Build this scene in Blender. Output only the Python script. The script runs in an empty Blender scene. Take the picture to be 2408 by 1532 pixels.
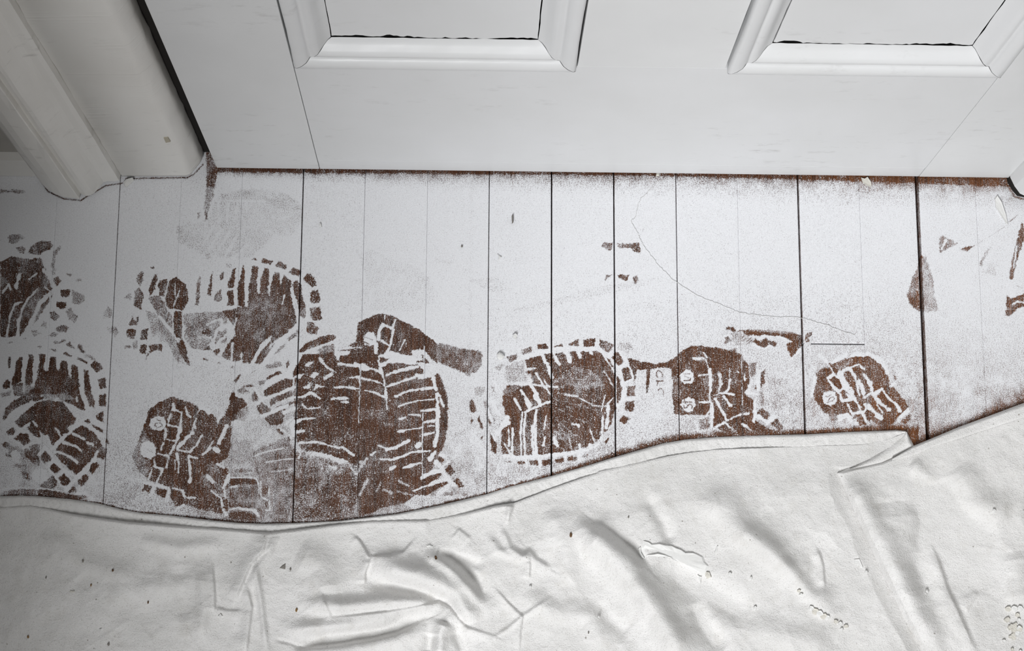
import bpy, bmesh, math, random
import numpy as np
from mathutils import Matrix, Vector
from mathutils.geometry import tessellate_polygon

random.seed(4); rng = np.random.default_rng(7)
S = bpy.context.scene
COL = S.collection

# ------------------------------------------------------------------ camera
FPX, CX, CY, CAM_H = 4400.0, 1204.0, 766.0, 1.8
_v = np.array([-109, 987, FPX]); _b = np.array([103, -18900, FPX])
_D = _v/np.linalg.norm(_v); _Y = _b/np.linalg.norm(_b); _Y -= _Y.dot(_D)*_D; _Y /= np.linalg.norm(_Y)
_Z = -_D; _X = np.cross(_Y, _Z)
R = np.stack([_X, _Y, _Z])              # camera vector (x right, y down, z forward) -> world
cd = bpy.data.cameras.new('camera'); cam = bpy.data.objects.new('camera', cd); COL.objects.link(cam)
cd.sensor_width = 36.0; cd.lens = FPX/2408*36.0; cd.clip_start = 0.05
M = Matrix.Identity(4)
for r in range(3):
    M[r][0] = R[r][0]; M[r][1] = -R[r][1]; M[r][2] = -R[r][2]
M[2][3] = CAM_H
cam.matrix_world = M
S.camera = cam

# ------------------------------------------------------------------ light
W = bpy.data.worlds.new('world'); S.world = W; W.use_nodes = True
W.node_tree.nodes['Background'].inputs[0].default_value = (1.0, 0.96, 0.89, 1)
W.node_tree.nodes['Background'].inputs[1].default_value = 0.115
def area(name, loc, target, sx, sy, power, col):
    l = bpy.data.lights.new(name, 'AREA'); l.shape = 'RECTANGLE'; l.size = sx; l.size_y = sy
    l.energy = power; l.color = col
    o = bpy.data.objects.new(name, l); COL.objects.link(o); o.location = loc
    o.rotation_euler = (Vector(target)-Vector(loc)).to_track_quat('-Z', 'Y').to_euler()
    return o
area('window_light', (-0.81, -2.6, 3.25), (0.15, 0.4, 0.0), 0.70, 1.5, 212, (0.985, 0.99, 1.0))
S.view_settings.view_transform = 'Standard'; S.view_settings.look = 'None'
S.view_settings.gamma = 1.0; S.view_settings.use_curve_mapping = False
S.view_settings.exposure = 0.0

# ------------------------------------------------------------------ helpers
def at(px, py, z=0.0):
    px = np.asarray(px, float); py = np.asarray(py, float)
    d = [R[k][0]*(px-CX)+R[k][1]*(py-CY)+R[k][2]*FPX for k in range(3)]
    t = (np.asarray(z)-CAM_H)/d[2]
    return np.stack([d[0]*t, d[1]*t, d[2]*t+CAM_H], -1)
def on_y(px, py, y):
    d = [R[k][0]*(px-CX)+R[k][1]*(py-CY)+R[k][2]*FPX for k in range(3)]
    t = y/d[1]; return (d[0]*t, d[2]*t+CAM_H)
def to_px(x, y, z=0.0):
    w = (x, y, z-CAM_H)
    c = [R[0][k]*w[0]+R[1][k]*w[1]+R[2][k]*w[2] for k in range(3)]
    return c[0]/c[2]*FPX+CX, c[1]/c[2]*FPX+CY
def lin(h):
    return tuple((c/12.92 if c <= .04045 else ((c+.055)/1.055)**2.4) for c in [int(h[i:i+2], 16)/255 for i in (0, 2, 4)])+(1,)

def link(o, parent=None, label=None, cat=None, group=None, kind=None):
    COL.objects.link(o)
    if parent: o.parent = parent
    for k, v in (('label', label), ('category', cat), ('group', group), ('kind', kind)):
        if v: o[k] = v
    return o
def mesh_obj(name, V, F, mat, parent=None, loc=None, smooth=False, **kw):
    V = np.asarray(V, float)
    if loc is not None: V = V-np.asarray(loc, float)
    me = bpy.data.meshes.new(name)
    if isinstance(F, np.ndarray):
        n, k = F.shape
        me.vertices.add(len(V)); me.vertices.foreach_set('co', V.astype(np.float32).ravel())
        me.loops.add(n*k); me.loops.foreach_set('vertex_index', F.astype(np.int32).ravel())
        me.polygons.add(n); me.polygons.foreach_set('loop_start', np.arange(0, n*k, k, dtype=np.int32))
        me.update(calc_edges=True); me.validate()
    else:
        me.from_pydata(V.tolist(), [], F); me.update()
    if smooth: me.polygons.foreach_set('use_smooth', [True]*len(me.polygons))
    me.materials.append(mat)
    o = bpy.data.objects.new(name, me)
    if loc is not None: o.location = loc
    return link(o, parent, **kw)
def empty(name, loc=(0, 0, 0), parent=None, **kw):
    o = bpy.data.objects.new(name, None); o.location = loc; o.empty_display_size = .05
    return link(o, parent, **kw)
def bm_obj(name, bm, mat, parent=None, smooth=False, **kw):
    bmesh.ops.recalc_face_normals(bm, faces=bm.faces)
    me = bpy.data.meshes.new(name); bm.to_mesh(me); bm.free(); me.materials.append(mat)
    if smooth: me.polygons.foreach_set('use_smooth', [True]*len(me.polygons))
    return link(bpy.data.objects.new(name, me), parent, **kw)
def box_bm(x0, x1, y0, y1, z0, z1, bevel=0.0, seg=2):
    bm = bmesh.new()
    vs = [bm.verts.new(p) for p in ((x0,y0,z0),(x1,y0,z0),(x1,y1,z0),(x0,y1,z0),(x0,y0,z1),(x1,y0,z1),(x1,y1,z1),(x0,y1,z1))]
    for f in ((0,1,2,3),(4,7,6,5),(0,4,5,1),(1,5,6,2),(2,6,7,3),(3,7,4,0)): bm.faces.new([vs[i] for i in f])
    if bevel: bmesh.ops.bevel(bm, geom=list(bm.edges), offset=bevel, segments=seg, profile=.6, affect='EDGES')
    return bm
def grid_faces(nr, nc, mask=None):
    i = np.arange(nr*nc).reshape(nr, nc)
    F = np.stack([i[:-1, :-1], i[:-1, 1:], i[1:, 1:], i[1:, :-1]], -1)
    return F[mask] if mask is not None else F.reshape(-1, 4)

# ------------------------------------------------------------------ materials
class NT:
    def __init__(self, name):
        self.m = bpy.data.materials.new(name); self.m.use_nodes = True
        self.t = self.m.node_tree; self.b = self.t.nodes['Principled BSDF']
    def n(self, kind, **kw):
        x = self.t.nodes.new(kind)
        for k, v in kw.items():
            if k.startswith('i_'):
                key = k[2:]; x.inputs[int(key) if key.isdigit() else key.replace('_', ' ')].default_value = v
            else: setattr(x, k, v)
        return x
    def l(self, a, b): self.t.links.new(a, b)
    def math(self, op, a, b=None, clamp=False):
        x = self.n('ShaderNodeMath', operation=op, use_clamp=clamp)
        for i, s in enumerate((a, b)):
            if s is None: continue
            if isinstance(s, (int, float)): x.inputs[i].default_value = s
            else: self.l(s, x.inputs[i])
        return x.outputs[0]
    def pos(self, scale):
        g = self.n('ShaderNodeNewGeometry'); m = self.n('ShaderNodeVectorMath', operation='MULTIPLY')
        m.inputs[1].default_value = scale; self.l(g.outputs['Position'], m.inputs[0]); return m.outputs[0]
    def noise(self, scale, detail=2, rough=.5, out=0):
        x = self.n('ShaderNodeTexNoise', i_Scale=1.0, i_Detail=detail, i_Roughness=rough)
        self.l(self.pos(scale), x.inputs['Vector']); return x.outputs[out]
    def mix(self, fac, a, b):
        x = self.n('ShaderNodeMix', data_type='RGBA')
        for i, s in ((0, fac), (6, a), (7, b)):
            if isinstance(s, (int, float, tuple)): x.inputs[i].default_value = s
            else: self.l(s, x.inputs[i])
        return x.outputs[2]
    def ramp(self, fac, lo, hi):
        x = self.n('ShaderNodeMapRange'); x.inputs[1].default_value = lo; x.inputs[2].default_value = hi
        self.l(fac, x.inputs[0]); return x.outputs[0]
    def bump(self, h, dist, strength=1.0, prev=None):
        x = self.n('ShaderNodeBump'); x.inputs['Strength'].default_value = strength; x.inputs['Distance'].default_value = dist
        self.l(h, x.inputs['Height'])
        if prev is not None: self.l(prev, x.inputs['Normal'])
        return x.outputs[0]
    def done(self, col, rough, normal=None, spec=.5):
        for s, k in ((col, 'Base Color'), (rough, 'Roughness')):
            if isinstance(s, (int, float, tuple)): self.b.inputs[k].default_value = s
            else: self.l(s, self.b.inputs[k])
        self.b.inputs['Specular IOR Level'].default_value = spec
        if normal is not None: self.l(normal, self.b.inputs['Normal'])
        return self.m

def mat_floor():
    n = NT('sprayed_floorboard')
    a = n.n('ShaderNodeAttribute', attribute_name='paint').outputs['Fac']
    hue = n.n('ShaderNodeAttribute', attribute_name='hue').outputs['Fac']
    # grain
    g1 = n.noise((420, 14, 60), 4, .6); g2 = n.noise((1500, 60, 100), 2, .5)
    dark = n.mix(hue, lin('2e1d16'), lin('53301a')); light = n.mix(hue, lin('5e3d2c'), lin('93592b'))
    wood = n.mix(n.ramp(g1, .3, .72), dark, light)
    wood = n.mix(n.math('MULTIPLY', n.ramp(g2, .5, .7), .75), wood, lin('211712'))
    # speckle threshold
    s1 = n.noise((1050, 1050, 1050), 2, .75); s2 = n.noise((2300, 2100, 2100), 1, .5); s3 = n.noise((2300, 130, 300), 1, .5)
    t = n.math('MULTIPLY_ADD', s1, 2.2); t.node.inputs[2].default_value = .5-1.1
    t = n.math('ADD', t, n.math('MULTIPLY', n.math('SUBTRACT', s2, .5), 1.5))
    t = n.math('ADD', t, n.math('MULTIPLY', n.math('SUBTRACT', s3, .5), .75))
    m = n.math('MULTIPLY', n.math('SUBTRACT', a, t), 2.7)
    m = n.math('ADD', m, .5, clamp=True)
    # white drops of overspray
    v = n.n('ShaderNodeTexVoronoi', feature='F1', i_Scale=1.0); n.l(n.pos((400, 400, 400)), v.inputs['Vector'])
    sep = n.n('ShaderNodeSeparateColor'); n.l(v.outputs['Color'], sep.inputs[0])
    rad = n.math('MULTIPLY', n.ramp(sep.outputs[0], .45, 1.0), .30)
    dots = n.math('MULTIPLY', n.math('SUBTRACT', rad, v.outputs['Distance']), 14, clamp=True)
    dots = n.math('MULTIPLY', dots, n.ramp(a, .02, .14))
    m = n.math('MAXIMUM', m, n.math('MULTIPLY', dots, .85))
    pn = n.noise((900, 900, 900), 3, .6)
    paint = n.mix(n.ramp(pn, .3, .7), lin('dedfe2'), lin('eeeff2'))
    # thin veil of dust over bare wood
    veil = n.math('MULTIPLY', n.ramp(a, .27, .95), .84)
    wood = n.mix(veil, wood, lin('b7b2b7'))
    col = n.mix(m, wood, paint)
    h = n.math('ADD', n.math('MULTIPLY', m, .7), n.math('MULTIPLY', pn, .5))
    nb = n.bump(g2, .0002, .3); nb = n.bump(h, .00035, .55, nb)
    rough = n.ramp(m, 0, 1); rough.node.inputs[3].default_value = .42; rough.node.inputs[4].default_value = .9
    return n.done(col, rough, nb, .3)

def mat_paint(name, c1, c2, rough=.45, strokes=None, smudge=None):
    n = NT(name)
    a = n.noise((9, 9, 7), 3, .55)
    col = n.mix(n.ramp(a, .3, .7), lin(c1), lin(c2))
    d = n.noise((38, 38, 90), 4, .7); d2 = n.noise((5, 5, 6), 1)
    if smudge:
        f = n.math('MULTIPLY', n.ramp(d, .58, .82), n.ramp(d2, .45, .7))
        col = n.mix(n.math('MULTIPLY', f, smudge), col, lin('77736c'))
    fine = n.noise((700, 700, 700), 2); nb = n.bump(fine, .0002, .12)
    wav = n.noise((40, 40, 22), 2); nb = n.bump(wav, .0022, .22, nb)
    if strokes: s = n.noise(strokes, 3, .6); nb = n.bump(n.math('MULTIPLY', n.ramp(s, .55, .72), n.ramp(n.noise((16, 16, 11), 2), .42, .62)), .0011, .32, nb)
    return n.done(col, rough, nb, .4)

def mat_canvas(name='drop_cloth_canvas'):
    n = NT(name)
    a = n.noise((14, 14, 14), 4, .6); b = n.noise((60, 45, 40), 4, .65)
    col = n.mix(n.ramp(a, .3, .72), lin('dedddb'), lin('efeeed'))
    col = n.mix(n.math('MULTIPLY', n.ramp(b, .55, .8), .35), col, lin('c6c2ba'))
    v = n.n('ShaderNodeTexVoronoi', i_Scale=1.0); n.l(n.pos((160, 160, 160)), v.inputs['Vector'])
    sep = n.n('ShaderNodeSeparateColor'); n.l(v.outputs['Color'], sep.inputs[0])
    rad = n.math('MULTIPLY', n.ramp(sep.outputs[0], .72, 1.0), .17)
    dots = n.math('MULTIPLY', n.math('SUBTRACT', rad, v.outputs['Distance']), 25, clamp=True)
    dots = n.math('MULTIPLY', dots, n.ramp(n.noise((9, 9, 9), 2), .36, .55))
    col = n.mix(n.math('MULTIPLY', dots, .7), col, lin('6b6255'))
    sp = n.noise((850, 850, 850), 1); col = n.mix(n.math('MULTIPLY', n.ramp(sp, .62, .74), .4), col, lin('8d887f'))
    w = n.n('ShaderNodeTexWave', wave_type='BANDS', i_Scale=1.0, i_Distortion=2.0); n.l(n.pos((330, 330, 0)), w.inputs['Vector'])
    f1 = n.noise((780, 780, 780), 3, .7)
    nb = n.bump(w.outputs['Fac'], .0003, .15); nb = n.bump(f1, .0016, .6, nb)
    f2 = n.noise((70, 70, 70), 3, .6); nb = n.bump(f2, .0035, .4, nb)
    return n.done(col, .95, nb, .15)

def mat_plain(name, hexa, rough=.8, var=.25):
    n = NT(name); a = n.noise((300, 300, 300), 3, .6)
    c = lin(hexa); d = tuple(x*(1-var) for x in c[:3])+(1,)
    return n.done(n.mix(n.ramp(a, .3, .7), d, c), rough, n.bump(a, .0006, .4), .3)

MF = mat_floor()
MD = mat_paint('door_gloss_paint', 'd3d4d4', 'd9dadb', .38, None, .5)
MDv = mat_paint('door_gloss_paint_brushed', 'd3d4d4', 'dadbdb', .38, None, .6)
MJ = mat_paint('casing_old_paint', 'e2e0db', 'ebeae6', .45, (5, 5, 260), .7)
MJA = mat_paint('architrave_old_paint', 'e2e0db', 'ebeae6', .45, None, .8)
MC = mat_canvas()
MDARK = mat_plain('gap_shadow_timber', '1c1815', .9)
MCREAM = mat_plain('old_cream_undercoat', 'b9b2a0', .7, .1)
MBLOCK = mat_paint('light_blocker_dark', '3b3834', '433f3a', .8)
MWALL = mat_paint('wall_emulsion', 'a7a49e', 'b1aea8', .7, None, .4)

# ================================================================== floor paint field (wear of the sprayed floor)
PX0, PX1, PY0, PY1 = -70, 2480, 375, 1270
NW, NH = PX1-PX0, PY1-PY0
def vnoise(shape, cell, seed):
    r = np.random.default_rng(seed); h, w = shape
    gh, gw = int(h/cell)+3, int(w/cell)+3
    g = r.random((gh, gw))*2-1
    yy = np.arange(h)/cell; xx = np.arange(w)/cell
    yi = yy.astype(int); xi = xx.astype(int); fy = (yy-yi)[:, None]; fx = (xx-xi)[None]
    fy = fy*fy*(3-2*fy); fx = fx*fx*(3-2*fx)
    a = g[yi][:, xi]; b = g[yi][:, xi+1]; c = g[yi+1][:, xi]; d = g[yi+1][:, xi+1]
    return a*(1-fx)*(1-fy)+b*fx*(1-fy)+c*(1-fx)*fy+d*fx*fy
WX = vnoise((NH, NW), 9, 1)*1.3+vnoise((NH, NW), 4, 2)*1.4+vnoise((NH, NW), 2, 5)*1.0
WY = vnoise((NH, NW), 9, 3)*1.3+vnoise((NH, NW), 4, 4)*1.4+vnoise((NH, NW), 2, 6)*1.0
SN = (vnoise((NH, NW), 11, 31)+vnoise((NH, NW), 4, 32)*.6)*.75+.5; SN2 = (vnoise((NH, NW), 7, 33)+vnoise((NH, NW), 3, 34))*.5+.5
GX, GY = np.meshgrid(np.arange(PX0, PX1, dtype=float)+.5, np.arange(PY0, PY1, dtype=float)+.5)
UX, UY = GX+WX, GY+WY

# broad coverage of the spray
bx = np.array([0, 300, 600, 900, 1200, 1500, 1800, 2100, 2410]); by = np.array([420, 520, 620, 720, 820, 920, 1020, 1120, 1220])
bt = np.array([[1.,1.,.95,.97,1.,1.,1.,1.,.98],[1.02,1.02,.97,1.,1.04,1.04,1.04,1.04,1.02],[1.02,1.02,.98,1.,1.04,1.04,1.02,1.04,1.0],
    [1.02,1.02,.94,.96,.95,.93,.83,.84,.89],[1.,1.,.88,.88,.88,.85,.75,.70,.78],[.94,.92,.76,.78,.80,.78,.67,.60,.68],
    [.80,.78,.60,.66,.70,.73,.62,.50,.60],[.70,.68,.46,.48,.66,.63,.5,.40,.48],[.62,.62,.42,.42,.55,.55,.45,.36,.42]])
xi = np.clip(np.interp(GX[0], bx, np.arange(9)), 0, 7.999); yi = np.clip(np.interp(GY[:, 0], by, np.arange(9)), 0, 7.999)
a, b = xi.astype(int), yi.astype(int); fx, fy = (xi-a)[None], (yi-b)[:, None]
CV = bt[b][:, a]*(1-fx)*(1-fy)+bt[b][:, a+1]*fx*(1-fy)+bt[b+1][:, a]*(1-fx)*fy+bt[b+1][:, a+1]*fx*fy

FR = dict(a=(200,560,4.013), b=(560,720,2.947), c=(0,380,3.063), d=(0,500,5.107), e=(0,780,6.964), f=(0,960,6.964), g=(280,900,4.7875),
    h=(540,740,5.894), i=(800,720,5.894), j=(540,980,5.894), k=(800,960,5.894), l=(1090,780,8.509), m=(1290,780,8.509), n=(1090,930,6.689),
    o=(1460,790,8.509), p=(1620,760,5.673), q=(1890,810,6.963), r=(2000,380,3.831), s=(800,400,2.6756), t=(380,420,5.733),
    v=(1480,740,3.344), w=(1080,760,4.013), z=(0,0,1.0))
def pts(fr, s):
    ox, oy, k = FR[fr]
    P = np.array([[float(q) for q in p.split(',')] for p in s.split()])
    return P/k+np.array([ox, oy])
def win(x0, y0, x1, y1, pad):
    i0 = max(0, int(y0-pad-PY0)); i1 = min(NH, int(y1+pad-PY0)+1); j0 = max(0, int(x0-pad-PX0)); j1 = min(NW, int(x1+pad-PX0)+1)
    return (slice(i0, i1), slice(j0, j1)) if i1 > i0 and j1 > j0 else None
def inside(P, X, Y):
    r = np.zeros(X.shape, bool); n = len(P)
    for k in range(n):
        x0, y0 = P[k]; x1, y1 = P[(k+1) % n]
        if y0 == y1: continue
        r ^= ((y0 > Y) != (y1 > Y)) & (X < (x1-x0)*(Y-y0)/(y1-y0)+x0)
    return r
def poly(P, val):
    w_ = win(P[:,0].min(), P[:,1].min(), P[:,0].max(), P[:,1].max(), 7)
    if w_: CV[w_][inside(P, UX[w_], UY[w_])] = val
def seg_dist(P, X, Y):
    d = np.full(X.shape, 1e9)
    for k in range(len(P)-1):
        ax, ay = P[k]; vx, vy = P[k+1]-P[k]; L = vx*vx+vy*vy+1e-9
        t = np.clip(((X-ax)*vx+(Y-ay)*vy)/L, 0, 1)
        d = np.minimum(d, np.hypot(X-ax-t*vx, Y-ay-t*vy))
    return d
def stroke(P, val, w):
    w_ = win(P[:,0].min(), P[:,1].min(), P[:,0].max(), P[:,1].max(), 8+w)
    if not w_: return
    d = seg_dist(P, GX[w_]+WX[w_]*.55, GY[w_]+WY[w_]*.55)
    if val < .4: k = np.clip((w*.5+.35-seg_dist(P, GX[w_], GY[w_]))/1.1, 0, 1)
    else: k = np.clip((w*(.27+.29*SN[w_])+.5-d)/1.0, 0, 1)*np.clip(.80+.8*SN2[w_], 0, 1)
    CV[w_] = CV[w_]*(1-k)+val*k

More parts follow.
